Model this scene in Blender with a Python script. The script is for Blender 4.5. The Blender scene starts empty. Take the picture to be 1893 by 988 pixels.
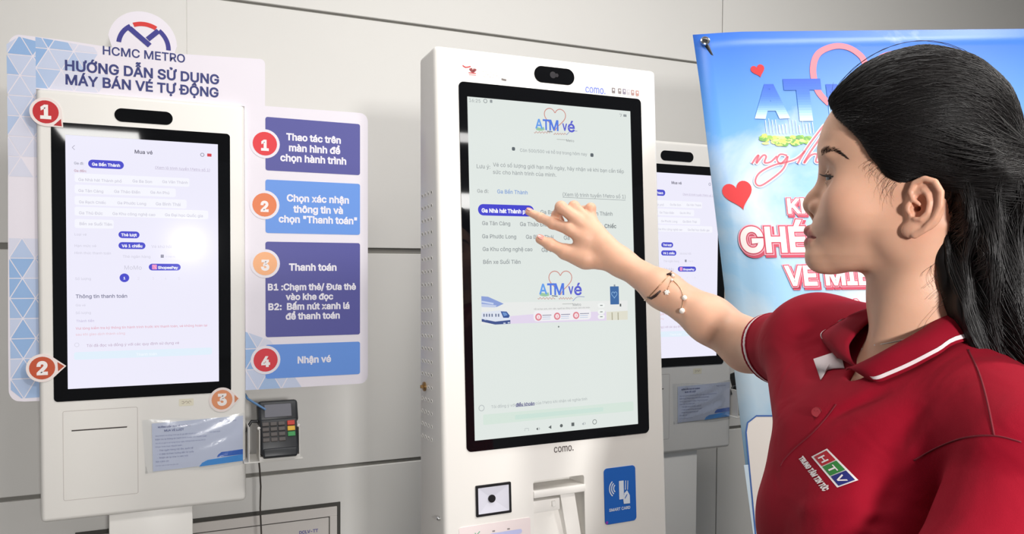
import bpy, bmesh, math, random
import numpy as np
from mathutils import Vector, Matrix

random.seed(7)
np.random.seed(7)
SC = bpy.context.scene
COL = SC.collection
PI = math.pi

# ------------------------------------------------------------------ camera
F_PX, CX, CY = 1408.0, 906.4, 530.8          # focal length and optical centre in pixels of the 1893x988 frame


def rx(a):
    c, s = math.cos(a), math.sin(a)
    return np.array([[1, 0, 0], [0, c, -s], [0, s, c]])


def ry(a):
    c, s = math.cos(a), math.sin(a)
    return np.array([[c, 0, s], [0, 1, 0], [-s, 0, c]])


def rz(a):
    c, s = math.cos(a), math.sin(a)
    return np.array([[c, -s, 0], [s, c, 0], [0, 0, 1]])


CAM_R = rz(-math.radians(23.15)) @ rx(math.radians(-1.58)) @ ry(math.radians(-.29))   # columns: right, forward, up
CAM_C = np.array([0.0, 0.0, 1.40])
cam_data = bpy.data.cameras.new('camera')
cam = bpy.data.objects.new('camera', cam_data)
COL.objects.link(cam)
cam_data.sensor_width = 36.0
cam_data.lens = F_PX / 1893 * 36.0
cam_data.shift_x = (946.5 - CX) / 1893
cam_data.shift_y = (CY - 494.0) / 1893
cam_data.clip_start = 0.02
Mx = Matrix.Identity(4)
for i in range(3):
    Mx[i][0] = CAM_R[i, 0]
    Mx[i][1] = CAM_R[i, 2]
    Mx[i][2] = -CAM_R[i, 1]
    Mx[i][3] = CAM_C[i]
cam.matrix_world = Mx
SC.camera = cam

# ------------------------------------------------------------------ light and exposure
SC.view_settings.view_transform = 'Standard'
SC.view_settings.look = 'None'
SC.view_settings.gamma = 1.0
SC.view_settings.exposure = 0.0
SC.view_settings.use_curve_mapping = False
world = bpy.data.worlds.new('world')
SC.world = world
world.use_nodes = True
world.node_tree.nodes['Background'].inputs['Color'].default_value = (0.95, 0.97, 1.0, 1)
world.node_tree.nodes['Background'].inputs['Strength'].default_value = 0.12


def area(name, loc, target, sx, sy, power, col=(1, 1, 1)):
    l = bpy.data.lights.new(name, 'AREA')
    l.shape = 'RECTANGLE'
    l.size, l.size_y = sx, sy
    l.energy = power
    l.color = col
    o = bpy.data.objects.new(name, l)
    COL.objects.link(o)
    o.location = loc
    o.rotation_euler = (Vector(target) - Vector(loc)).to_track_quat('-Z', 'Y').to_euler()
    return o


area('reporter_video_light', (0.14, -1.20, 1.53), (0.75, 1.2, 1.30), 0.17, 0.17, 38.0, (1.0, 0.98, 0.955))
area('hall_spot_light', (1.60, -0.50, 2.75), (0.70, 0.50, 1.30), 0.28, 0.28, 30.0, (1.0, 0.97, 0.92))
for lx, ly, lw in ((0.4, 1.0, 13.0), (1.8, 1.0, 13.0), (-0.4, -2.6, 12.0), (2.4, -3.4, 16.0)):
    area('ceiling_panel_light', (lx, ly, 2.93), (lx, ly, 0), 1.1, 0.28, lw, (1.0, 0.985, 0.96))
for lx in (-0.70, 3.45):
    area('ceiling_panel_light', (lx, -6.25, 2.93), (lx, -6.25, 0), 0.85, 1.0, 60.0, (1.0, 0.985, 0.96))


# ------------------------------------------------------------------ helpers
def lin(c):
    return tuple(((v / 255) / 12.92 if v / 255 <= 0.04045 else ((v / 255 + 0.055) / 1.055) ** 2.4) for v in c) + (1.0,)


MATS = {}


def mat(name, col, rough=0.5, metal=0.0, spec=0.5, noise=0.0, nscale=30.0, bump=0.0, bscale=200.0, coat=0.0, sss=0.0):
    if name in MATS:
        return MATS[name]
    m = bpy.data.materials.new(name)
    m.use_nodes = True
    nt = m.node_tree
    b = nt.nodes['Principled BSDF']
    c = lin(col)
    b.inputs['Base Color'].default_value = c
    b.inputs['Roughness'].default_value = rough
    b.inputs['Metallic'].default_value = metal
    b.inputs['Specular IOR Level'].default_value = spec
    b.inputs['Coat Weight'].default_value = coat
    b.inputs['Coat Roughness'].default_value = 0.05
    if sss:
        b.inputs['Subsurface Weight'].default_value = sss
        b.inputs['Subsurface Radius'].default_value = (0.012, 0.005, 0.003)
        b.inputs['Subsurface Scale'].default_value = 0.5
    tc = nt.nodes.new('ShaderNodeTexCoord')
    if noise:
        n = nt.nodes.new('ShaderNodeTexNoise')
        n.inputs['Scale'].default_value = nscale
        n.inputs['Detail'].default_value = 4
        mr = nt.nodes.new('ShaderNodeMapRange')
        mr.inputs['To Min'].default_value = 1 - noise
        mr.inputs['To Max'].default_value = 1 + noise
        mx = nt.nodes.new('ShaderNodeVectorMath')
        mx.operation = 'SCALE'
        mx.inputs[0].default_value = c[:3]
        nt.links.new(tc.outputs['Object'], n.inputs['Vector'])
        nt.links.new(n.outputs['Fac'], mr.inputs['Value'])
        nt.links.new(mr.outputs['Result'], mx.inputs['Scale'])
        nt.links.new(mx.outputs['Vector'], b.inputs['Base Color'])
    if bump:
        n2 = nt.nodes.new('ShaderNodeTexNoise')
        n2.inputs['Scale'].default_value = bscale
        n2.inputs['Detail'].default_value = 3
        bp = nt.nodes.new('ShaderNodeBump')
        bp.inputs['Strength'].default_value = bump
        bp.inputs['Distance'].default_value = 0.001
        nt.links.new(tc.outputs['Object'], n2.inputs['Vector'])
        nt.links.new(n2.outputs['Fac'], bp.inputs['Height'])
        nt.links.new(bp.outputs['Normal'], b.inputs['Normal'])
    MATS[name] = m
    return m


def glow(name, col, strength=1.0, rough=0.12):
    """lit pixels of a display: emission under a slightly glossy glass"""
    if name in MATS:
        return MATS[name]
    m = bpy.data.materials.new(name)
    m.use_nodes = True
    b = m.node_tree.nodes['Principled BSDF']
    b.inputs['Base Color'].default_value = (0.01, 0.01, 0.01, 1)
    b.inputs['Roughness'].default_value = rough
    b.inputs['Specular IOR Level'].default_value = 0.02
    b.inputs['Emission Color'].default_value = lin(col)
    b.inputs['Emission Strength'].default_value = strength
    MATS[name] = m
    return m


def ink(col):
    return mat('ink_%d_%d_%d' % tuple(col), col, rough=0.45, spec=0.3)


def px_ink(col, k=1.0):
    return glow('pixel_%d_%d_%d' % tuple(col), col, k)


def tag(o, label=None, cat=None, group=None, kind=None):
    if label:
        o['label'] = label
    if cat:
        o['category'] = cat
    if group:
        o['group'] = group
    if kind:
        o['kind'] = kind
    return o


def empty(name, loc, label, cat, group=None):
    o = bpy.data.objects.new(name, None)
    o.empty_display_size = 0.05
    COL.objects.link(o)
    o.location = loc
    return tag(o, label, cat, group)


def world_loc(o):
    v = Vector((0, 0, 0))
    while o is not None:
        v += o.location
        o = o.parent
    return v


def link_mesh(name, me, parent=None, loc=None, smooth=None):
    """mesh given in world coordinates -> object at its parent's place (or at loc)"""
    o = bpy.data.objects.new(name, me)
    COL.objects.link(o)
    base = Vector(loc) if loc is not None else (world_loc(parent) if parent else Vector((0, 0, 0)))
    if parent:
        o.parent = parent
        o.location = base - world_loc(parent)
    else:
        o.location = base
    me.transform(Matrix.Translation(-base))
    if smooth is not None:
        me.polygons.foreach_set('use_smooth', [True] * len(me.polygons))
        if smooth < 179:
            me.set_sharp_from_angle(angle=math.radians(smooth))
    me.update()
    return o


def from_bm(name, bm, mats, parent=None, loc=None, smooth=None):
    me = bpy.data.meshes.new(name)
    bmesh.ops.recalc_face_normals(bm, faces=bm.faces)
    bm.to_mesh(me)
    bm.free()
    for m in (mats if isinstance(mats, (list, tuple)) else [mats]):
        me.materials.append(m)
    return link_mesh(name, me, parent, loc, smooth)


def bm_box(bm, c, s, rot=None, bevel=0.0, seg=3, mi=0):
    r = bmesh.ops.create_cube(bm, size=1.0)
    vs = r['verts']
    Mt = Matrix.Translation(Vector(c)) @ (rot.to_4x4() if rot is not None else Matrix.Identity(4)) @ Matrix.Diagonal((s[0], s[1], s[2], 1))
    bmesh.ops.transform(bm, matrix=Mt, verts=vs)
    fs = list({f for v in vs for f in v.link_faces})
    if bevel:
        es = list({e for v in vs for e in v.link_edges})
        rb = bmesh.ops.bevel(bm, geom=es, offset=bevel, segments=seg, affect='EDGES', profile=0.5)
        fs = list({f for f in rb['faces']} | {f for f in fs if f.is_valid})
    for f in fs:
        if f.is_valid:
            f.material_index = mi
    return fs


def bm_tube(bm, pts, rad, n=8, mi=0, cap=True, taper=None):
    pts = [Vector(p) for p in pts]
    rings = []
    up = Vector((0, 0, 1))
    prev = None
    for i, p in enumerate(pts):
        t = (pts[min(i + 1, len(pts) - 1)] - pts[max(i - 1, 0)]).normalized()
        a = prev if prev is not None else (up if abs(t.dot(up)) < 0.9 else Vector((1, 0, 0)))
        x = (a - t * a.dot(t)).normalized()
        prev = x
        y = t.cross(x)
        r = rad if taper is None else rad * taper[i]
        rings.append([bm.verts.new(p + (x * math.cos(2 * PI * k / n) + y * math.sin(2 * PI * k / n)) * r) for k in range(n)])
    for a, b in zip(rings[:-1], rings[1:]):
        for k in range(n):
            f = bm.faces.new((a[k], a[(k + 1) % n], b[(k + 1) % n], b[k]))
            f.material_index = mi
    if cap:
        for rr in (rings[0][::-1], rings[-1]):
            f = bm.faces.new(rr)
            f.material_index = mi


def bm_ball(bm, c, r, mi=0, sc=(1, 1, 1), u=16, v=10):
    q = bmesh.ops.create_uvsphere(bm, u_segments=u, v_segments=v, radius=r)
    bmesh.ops.transform(bm, matrix=Matrix.Translation(Vector(c)) @ Matrix.Diagonal((sc[0], sc[1], sc[2], 1)), verts=q['verts'])
    for f in {f for w in q['verts'] for f in w.link_faces}:
        f.material_index = mi


_FONT = {}
try:                                                     # Blender's own bundled sans serif; its built-in font otherwise
    import os
    SANS = bpy.data.fonts.load(os.path.join(bpy.utils.system_resource('DATAFILES'), 'fonts', 'Inter.woff2'))
except Exception:
    SANS = None


def text_geo(s, bold=0.0):
    """faces of a line of text, size 1; bold = extra half-width added along every outline"""
    k = (s, round(bold, 4))
    if k in _FONT:
        return _FONT[k]
    c = bpy.data.curves.new('txt', 'FONT')
    if SANS:
        c.font = SANS
    c.body = s
    c.resolution_u = 3 if len(s) < 24 else 2
    c.fill_mode = 'NONE'
    o = bpy.data.objects.new('txt', c)
    COL.objects.link(o)
    me = bpy.data.meshes.new_from_object(o.evaluated_get(bpy.context.evaluated_depsgraph_get()))
    V = [(v.co.x, v.co.y) for v in me.vertices]
    nb = {}
    for e in me.edges:
        a_, b_ = e.vertices
        nb.setdefault(a_, []).append(b_)
        nb.setdefault(b_, []).append(a_)
    bpy.data.objects.remove(o)
    bpy.data.curves.remove(c)
    bpy.data.meshes.remove(me)
    loops, seen = [], set()
    for st in sorted(nb):
        if st in seen:
            continue
        lp, p, q = [st], None, st
        seen.add(st)
        while True:
            # keep index order where possible so that the winding is the font's own
            nxt = [n for n in nb[q] if n != p and n not in seen]
            if not nxt:
                break
            nx_ = min(nxt, key=lambda n: (n != q + 1, n))
            p, q = q, nx_
            seen.add(q)
            lp.append(q)
        if len(lp) > 2:
            loops.append([V[i] for i in lp])
    ar = lambda L: 0.5 * sum(L[i][0] * L[(i + 1) % len(L)][1] - L[(i + 1) % len(L)][0] * L[i][1] for i in range(len(L)))

    def inside(p, L):
        r = False
        for i in range(len(L)):
            x0, y0 = L[i]
            x1, y1 = L[(i + 1) % len(L)]
            if (y0 > p[1]) != (y1 > p[1]) and p[0] < (x1 - x0) * (p[1] - y0) / (y1 - y0) + x0:
                r = not r
        return r
    A = [ar(L) for L in loops]
    big = max(range(len(loops)), key=lambda i: abs(A[i])) if loops else 0
    sgn = 1 if A and A[big] > 0 else -1
    outers = [i for i in range(len(loops)) if A[i] * sgn > 0]
    holes = {i: [] for i in outers}
    for i in range(len(loops)):
        if A[i] * sgn < 0:
            host = [j for j in outers if abs(A[j]) > abs(A[i]) and inside(loops[i][0], loops[j])]
            if host:
                holes[min(host, key=lambda j: abs(A[j]))].append(i)
    from mathutils.geometry import tessellate_polygon
    OV, OF = [], []
    for i in outers:
        grp = [loops[i]] + [loops[h] for h in holes[i]]
        b0 = len(OV)
        flat = [p for L in grp for p in L]
        OV += flat
        for t in tessellate_polygon([[Vector((x, y, 0)) for x, y in L] for L in grp]):
            p, q, r_ = (flat[j] for j in t)
            cr = (q[0] - p[0]) * (r_[1] - p[1]) - (q[1] - p[1]) * (r_[0] - p[0])
            if abs(cr) > 1e-12:
                OF.append(tuple(b0 + j for j in (t if cr > 0 else t[::-1])))
        if bold > 0:                                     # a rim of even width around every outline
            for L in grp:
                L = [L[j] for j in range(len(L)) if math.hypot(L[j][0] - L[j - 1][0], L[j][1] - L[j - 1][1]) > 1e-5]
                n_ = len(L)
                b1 = len(OV)
                for j in range(n_):
                    p0, p1, p2 = np.array(L[j - 1]), np.array(L[j]), np.array(L[(j + 1) % n_])
                    d0, d1 = p1 - p0, p2 - p1
                    d0, d1 = d0 / np.linalg.norm(d0), d1 / np.linalg.norm(d1)
                    n0, n1 = np.array([d0[1], -d0[0]]), np.array([d1[1], -d1[0]])
                    m_ = n0 + n1
                    q_ = m_ @ m_
                    m_ = m_ * min(2 / q_, 1.5 / math.sqrt(q_)) if q_ > 1e-6 else n0
                    OV += [tuple(p1), tuple(p1 + m_ * bold * sgn)]
                for j in range(n_):
                    f_ = (b1 + 2 * j, b1 + 2 * j + 1, b1 + 2 * ((j + 1) % n_) + 1, b1 + 2 * ((j + 1) % n_))
                    OF.append(f_ if sgn > 0 else f_[::-1])
    _FONT[k] = (OV, OF)
    return _FONT[k]


def bez(pts, n=10):
    """smooth open line through 2-D points (Catmull-Rom)"""
    P = [pts[0]] + list(pts) + [pts[-1]]
    out = []
    for i in range(1, len(P) - 2):
        p0, p1, p2, p3 = (np.array(P[j], float) for j in (i - 1, i, i + 1, i + 2))
        for k in range(n):
            t = k / n
            out.append(tuple(0.5 * (2 * p1 + (p2 - p0) * t + (2 * p0 - 5 * p1 + 4 * p2 - p3) * t * t + (3 * p1 - p0 - 3 * p2 + p3) * t ** 3)))
    out.append(tuple(pts[-1]))
    return out


def rrect(u0, v0, u1, v1, r, n=6):
    r = min(r, abs(u1 - u0) / 2, abs(v1 - v0) / 2)
    pts = []
    for cx_, cy_, a in ((u1 - r, v1 - r, 0), (u0 + r, v1 - r, 90), (u0 + r, v0 + r, 180), (u1 - r, v0 + r, 270)):
        for k in range(n + 1):
            t = math.radians(a + 90 * k / n)
            pts.append((cx_ + r * math.cos(t), cy_ + r * math.sin(t)))
    return pts


class Sheet:
    """a flat face of a real thing: origin, in-plane axes and outward normal in the world; prints go on in thin layers"""

    def __init__(self, origin, ux, uz, layer=0.00025):
        self.o = np.array(origin, float)
        self.ux = np.array(ux, float)
        self.uz = np.array(uz, float)
        self.n = np.cross(self.ux, self.uz)
        self.L = layer
        self.reset()

    def reset(self):
        self.V, self.F, self.MI, self.mats = [], [], [], []

    def uv(self, x, y, off=0.0):
        d = CAM_R @ np.array([(x - CX) / F_PX, 1, -(y - CY) / F_PX])
        o = self.o + self.n * off
        p = CAM_C + d * (((o - CAM_C) @ self.n) / (d @ self.n)) - o
        return p @ self.ux, p @ self.uz

    def pt(self, u, v, w=0.0):
        return self.o + self.ux * u + self.uz * v + self.n * w

    def mi(self, m):
        if m not in self.mats:
            self.mats.append(m)
        return self.mats.index(m)

    def tri(self, V2, Fc, m, lay):
        """separate pieces of one print get hairline-different heights, so that overlaps never coincide"""
        b = len(self.V)
        par = list(range(len(V2)))

        def root(i):
            while par[i] != i:
                par[i] = par[par[i]]
                i = par[i]
            return i
        if len(Fc) > 1:
            for f in Fc:
                r0 = root(f[0])
                for i in f[1:]:
                    par[root(i)] = r0
        step, hts = {}, []
        for i in range(len(V2)):
            r0 = root(i)
            if r0 not in step:
                step[r0] = (len(step) % 12) * 0.02 * self.L
            hts.append(step[r0])
        self.V += [tuple(self.pt(u, v, lay * self.L + h)) for (u, v), h in zip(V2, hts)]
        self.F += [tuple(b + i for i in f) for f in Fc]
        self.MI += [self.mi(m)] * len(Fc)

    def poly(self, pts, m, lay=1):
        a = sum(pts[i][0] * pts[(i + 1) % len(pts)][1] - pts[(i + 1) % len(pts)][0] * pts[i][1] for i in range(len(pts)))
        if a < 0:
            pts = pts[::-1]
        self.tri(pts, [tuple(range(len(pts)))], m, lay)

    def ppoly(self, pts, m, lay=1):
        self.poly([self.uv(*p) for p in pts], m, lay)

    def rbox(self, x0, y0, x1, y1, r, m, lay=1):
        """rounded box between two pixel corners (top left, bottom right)"""
        a, b = self.uv(x0, y0), self.uv(x1, y1)
        self.poly(rrect(min(a[0], b[0]), min(a[1], b[1]), max(a[0], b[0]), max(a[1], b[1]), r), m, lay)

    def pill(self, x0, x1, y0, y1, h, m, lay=1, r=1.0):
        """bar from (x0,y0) to (x1,y1) (pixel ends of its middle line), height h in metres"""
        a, b = self.uv(x0, y0), self.uv(x1, y1)
        v = (a[1] + b[1]) / 2
        self.poly(rrect(a[0], v - h / 2, b[0], v + h / 2, h / 2 * r), m, lay)

    def disc(self, u, v, r, m, lay=1, n=28, ru=None):
        self.poly([(u + (ru or r) * math.cos(2 * PI * k / n), v + r * math.sin(2 * PI * k / n)) for k in range(n)], m, lay)

    def ring(self, u, v, r0, r1, m, lay=1, a0=0, a1=360, n=28):
        P = []
        for k in range(n + 1):
            t = math.radians(a0 + (a1 - a0) * k / n)
            P.append((u + r0 * math.cos(t), v + r0 * math.sin(t)))
            P.append((u + r1 * math.cos(t), v + r1 * math.sin(t)))
        self.tri(P, [(2 * k, 2 * k + 1, 2 * k + 3, 2 * k + 2) for k in range(n)], m, lay)

    def stroke(self, pts, w, m, lay=1, closed=False):
        """ribbon of width w along (u,v) points"""
        n = len(pts)
        P = []
        for i in range(n):
            a = np.array(pts[(i - 1) % n] if closed or i else pts[i])
            b = np.array(pts[(i + 1) % n] if closed or i < n - 1 else pts[i])
            t = b - a
            t = t / (np.linalg.norm(t) + 1e-12)
            q = np.array([-t[1], t[0]]) * w / 2
            P += [tuple(np.array(pts[i]) - q), tuple(np.array(pts[i]) + q)]
        self.tri(P, [(2 * i, 2 * ((i + 1) % n), 2 * ((i + 1) % n) + 1, 2 * i + 1) for i in range(n if closed else n - 1)], m, lay)

    def pstroke(self, pts, w, m, lay=1, closed=False, smooth=True):
        q = [self.uv(*p) for p in pts]
        self.stroke(bez(q + [q[0]] if closed else q) if smooth else q, w, m, lay)

    def text(self, s, x0, x1, y0, m, lay=2, bold=0.0, y1=None, hk=1.0, shear=0.0, off=0.0):
        """one line of text between pixel columns x0 and x1; y0 (and y1) = middle of the line at its ends"""
        a, b = self.uv(x0, y0, off), self.uv(x1, y0 if y1 is None else y1, off)
        V, Fc = text_geo(s, bold)
        xs = [p[0] for p in V]
        k = (b[0] - a[0]) / (max(xs) - min(xs))
        vm = (a[1] + b[1]) / 2
        x_ = min(xs)
        P = [(a[0] + (x - x_) * k + shear * y * k, vm + (y - 0.33) * k * hk) for x, y in V]
        self.tri(P, Fc, m, lay)

    def slab(self, pts, depth, m, front=0.0, side=None):
        """solid board behind the face"""
        a = sum(pts[i][0] * pts[(i + 1) % len(pts)][1] - pts[(i + 1) % len(pts)][0] * pts[i][1] for i in range(len(pts)))
        if a < 0:
            pts = pts[::-1]
        n = len(pts)
        b = len(self.V)
        self.V += [tuple(self.pt(u, v, front)) for u, v in pts] + [tuple(self.pt(u, v, front - depth)) for u, v in pts]
        self.F += [tuple(range(b, b + n)), tuple(range(b + 2 * n - 1, b + n - 1, -1))]
        self.MI += [self.mi(m)] * 2
        self.F += [(b + (i + 1) % n, b + i, b + n + i, b + n + (i + 1) % n) for i in range(n)]
        self.MI += [self.mi(side or m)] * n

    def build(self, name, parent=None, loc=None):
        me = bpy.data.meshes.new(name)
        me.from_pydata(self.V, [], self.F)
        for m in self.mats:
            me.materials.append(m)
        me.polygons.foreach_set('material_index', self.MI)
        me.update()
        self.reset()
        return link_mesh(name, me, parent, loc)


def heart(cx_, cy_, w, h, rot=0.0, n=40):
    P = []
    for k in range(n):
        t = 2 * PI * k / n
        x = 16 * math.sin(t) ** 3 / 32
        y = (13 * math.cos(t) - 5 * math.cos(2 * t) - 2 * math.cos(3 * t) - math.cos(4 * t) + 2.5) / 29
        P.append((cx_ + w * x * math.cos(rot) - h * y * math.sin(rot), cy_ + w * x * math.sin(rot) + h * y * math.cos(rot)))
    return P


# ------------------------------------------------------------------ materials
M_WALL = mat('wall_panel', (222, 220, 216), 0.45, noise=0.02, nscale=2.0)
M_GAP = mat('wall_joint', (128, 126, 120), 0.6, noise=0.04)
M_WHITE = mat('white_powder_coat', (241, 238, 233), 0.35, noise=0.008, nscale=6, bump=0.03, bscale=900)
M_SIDE = mat('white_steel_side', (226, 224, 222), 0.38, noise=0.01)
M_BLACK = mat('black_glass', (12, 13, 16), 0.03, spec=0.5)
M_DARK = mat('dark_plastic', (26, 27, 30), 0.35, noise=0.05)
M_SEAM = mat('seam_grey', (196, 188, 184), 0.6, noise=0.02)
M_CHROME = mat('polished_steel', (215, 215, 215), 0.2, metal=1.0, noise=0.02)
M_BRASS = mat('aged_brass', (150, 120, 80), 0.35, metal=0.9, noise=0.05)

# ------------------------------------------------------------------ the room
WALL_Y = 2.30
bm = bmesh.new()
xs = [-3.2, -1.80, 0.06, 1.922, 3.78, 5.2]
zs = [0.0, 0.785, 1.445, 2.152, 2.95]
g = 0.005
for i in range(len(xs) - 1):
    for j in range(len(zs) - 1):
        x0, x1 = xs[i] + (0.002 if xs[i] != 0.06 else 0), xs[i + 1] - (0.002 if xs[i + 1] != 0.06 else 0)
        gz = 0.0085 if j in (1, 2) else 0.004
        g1 = 0.0085 if j + 1 == 2 else (0.006 if j + 1 == 1 else 0.004)
        g0 = 0.0085 if j == 2 else (0.006 if j == 1 else 0.004)
        z0, z1 = zs[j] + (g0 if j else 0), zs[j + 1] - (g1 if j < 3 else 0)
        bm_box(bm, ((x0 + x1) / 2, WALL_Y + 0.02, (z0 + z1) / 2), (x1 - x0, 0.04, z1 - z0), bevel=0.0015, seg=1)
bm_box(bm, (1.0, WALL_Y + 0.045, 1.475), (8.4, 0.07, 2.95), mi=1)
tag(from_bm('wall_back', bm, [M_WALL, M_GAP]), kind='structure')
bm = bmesh.new()
bm_box(bm, (1.0, -2.85, -0.05), (8.4, 10.4, 0.1))
M_FLOOR = mat('granite_floor', (96, 94, 92), 0.25, noise=0.12, nscale=60)
tag(from_bm('floor', bm, M_FLOOR), kind='structure')
bm = bmesh.new()
bm_box(bm, (1.0, -2.85, 3.0), (8.4, 10.4, 0.1))
tag(from_bm('ceiling', bm, mat('ceiling_white', (225, 224, 222), 0.8, noise=0.02)), kind='structure')

# access panel low in the wall
S = Sheet((0.1317, WALL_Y - 0.012, 0.35), (1, 0, 0), (0, 0, 1))
bm = bmesh.new()
pw0, pw1, pz = -0.214, 0.477, 0.667
M_PANEL = mat('access_panel_paint', (214, 208, 203), 0.4, noise=0.015)
pe = empty('access_panel', ((pw0 + pw1) / 2, WALL_Y - 0.006, 0.10), 'grey framed access panel low in the wall beside the white stand of the left kiosk', 'wall panel')
for (a, b, c, d) in ((pw0, pw1, pz - 0.028, pz), (pw0, pw1, 0.10, 0.128), (pw0, pw0 + 0.026, 0.128, pz - 0.028), (pw1 - 0.022, pw1, 0.128, pz - 0.028)):
    bm_box(bm, ((a + b) / 2, WALL_Y - 0.005, (c + d) / 2), (b - a, 0.010, d - c), bevel=0.001, seg=1)
from_bm('panel_frame', bm, M_PANEL, pe)
bm = bmesh.new()
bm_box(bm, ((pw0 + pw1) / 2, WALL_Y - 0.003, (pz + 0.1) / 2), (pw1 - pw0 + 0.022, 0.005, pz - 0.1 + 0.022))
from_bm('shadow_gap', bm, mat('panel_gap', (70, 68, 64), 0.7, noise=0.05), pe)
S = Sheet((0, WALL_Y - 0.008, 0), (1, 0, 0), (0, 0, 1))
S.slab([(pw0 + 0.029, 0.131), (pw1 - 0.025, 0.131), (pw1 - 0.025, pz - 0.031), (pw0 + 0.029, pz - 0.031)], 0.004, M_PANEL)
S.text('DCLV-TT', 553, 588, 984, ink((110, 105, 165)), bold=0.03, y1=981)
S.build('panel_door', pe)


# ------------------------------------------------------------------ kiosks
class Kiosk:
    """frame of one kiosk: screen centre, backward lean; faces -Y"""

    def __init__(self, o, tilt, yaw=0.0, roll=0.0):
        self.o = np.array(o, float)
        self.K = rz(math.radians(yaw)) @ rx(-math.radians(tilt)) @ ry(math.radians(roll))
        self.ux = self.K @ np.array([1, 0, 0])
        self.uz = self.K @ np.array([0, 0, 1])
        self.rot = Matrix([list(r) for r in self.K])

    def sheet(self, off=0.0):
        return Sheet(self.o - self.K @ np.array([0, off, 0]), self.ux, self.uz)

    def P(self, u, d, v):
        """u across, d behind the front face, v up"""
        return Vector(self.o + self.K @ np.array([u, d, v]))

    def box(self, bm, u0, u1, d0, d1, v0, v1, **kw):
        return bm_box(bm, self.P((u0 + u1) / 2, (d0 + d1) / 2, (v0 + v1) / 2), (abs(u1 - u0), abs(d1 - d0), abs(v1 - v0)), rot=self.rot, **kw)


def prism(K, pts, d0, d1, name, m, parent, bevel=0.0):
    """outline (u,v) pushed from depth d0 to d1"""
    bm = bmesh.new()
    a = [bm.verts.new(K.P(u, d0, v)) for u, v in pts]
    b = [bm.verts.new(K.P(u, d1, v)) for u, v in pts]
    ff = bm.faces.new(a)
    bm.faces.new(b[::-1])
    for i in range(len(pts)):
        bm.faces.new((a[i], b[i], b[(i + 1) % len(pts)], a[(i + 1) % len(pts)]))
    if bevel:
        bmesh.ops.bevel(bm, geom=list(ff.edges), offset=bevel, segments=2, affect='EDGES')
    return from_bm(name, bm, m, parent, smooth=30)


def ring_prism(K, outer, inner, d0, d1, name, m, parent, obj=True):
    bm = bmesh.new()
    n = len(outer)
    oa = [bm.verts.new(K.P(u, d0, v)) for u, v in outer]
    ia = [bm.verts.new(K.P(u, d0, v)) for u, v in inner]
    ob = [bm.verts.new(K.P(u, d1, v)) for u, v in outer]
    ib = [bm.verts.new(K.P(u, d1, v)) for u, v in inner]
    for i in range(n):
        j = (i + 1) % n
        bm.faces.new((oa[i], oa[j], ia[j], ia[i]))
        bm.faces.new((ob[i], ib[i], ib[j], ob[j]))
        bm.faces.new((oa[i], ob[i], ob[j], oa[j]))
        bm.faces.new((ia[i], ia[j], ib[j], ib[i]))
    return from_bm(name, bm, m, parent, smooth=30)


SCREEN_U, SCREEN_V = 0.168, 0.2985


def kiosk_body(K, root, u0, u1, v0, v1, depth, low_lip=True):
    bm = bmesh.new()
    K.box(bm, u0, u1, 0.0, depth, v0, v1, bevel=0.011, seg=4)
    return from_bm('housing', bm, [M_WHITE, M_SIDE, M_DARK], root, smooth=40)


def kiosk_bezel(K, root, hu0, hu1, hv0, hv1):
    ring_prism(K, rrect(hu0, hv0, hu1, hv1, 0.009), rrect(-SCREEN_U, -SCREEN_V, SCREEN_U, SCREEN_V, 0.0008), -0.0016, 0.004, 'bezel', M_BLACK, root)


def kiosk_camera(K, root, u0, u1, v0, v1):
    c = prism(K, rrect(u0, v0, u1, v1, 0.02, 8), -0.0012, 0.002, 'camera_window', M_BLACK, root)
    return c


# ------------------------------------------------------------------ left kiosk (and its twin behind the banner)
KL = Kiosk((-0.0435, 2.0351, 1.403), 0.0)


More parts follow.
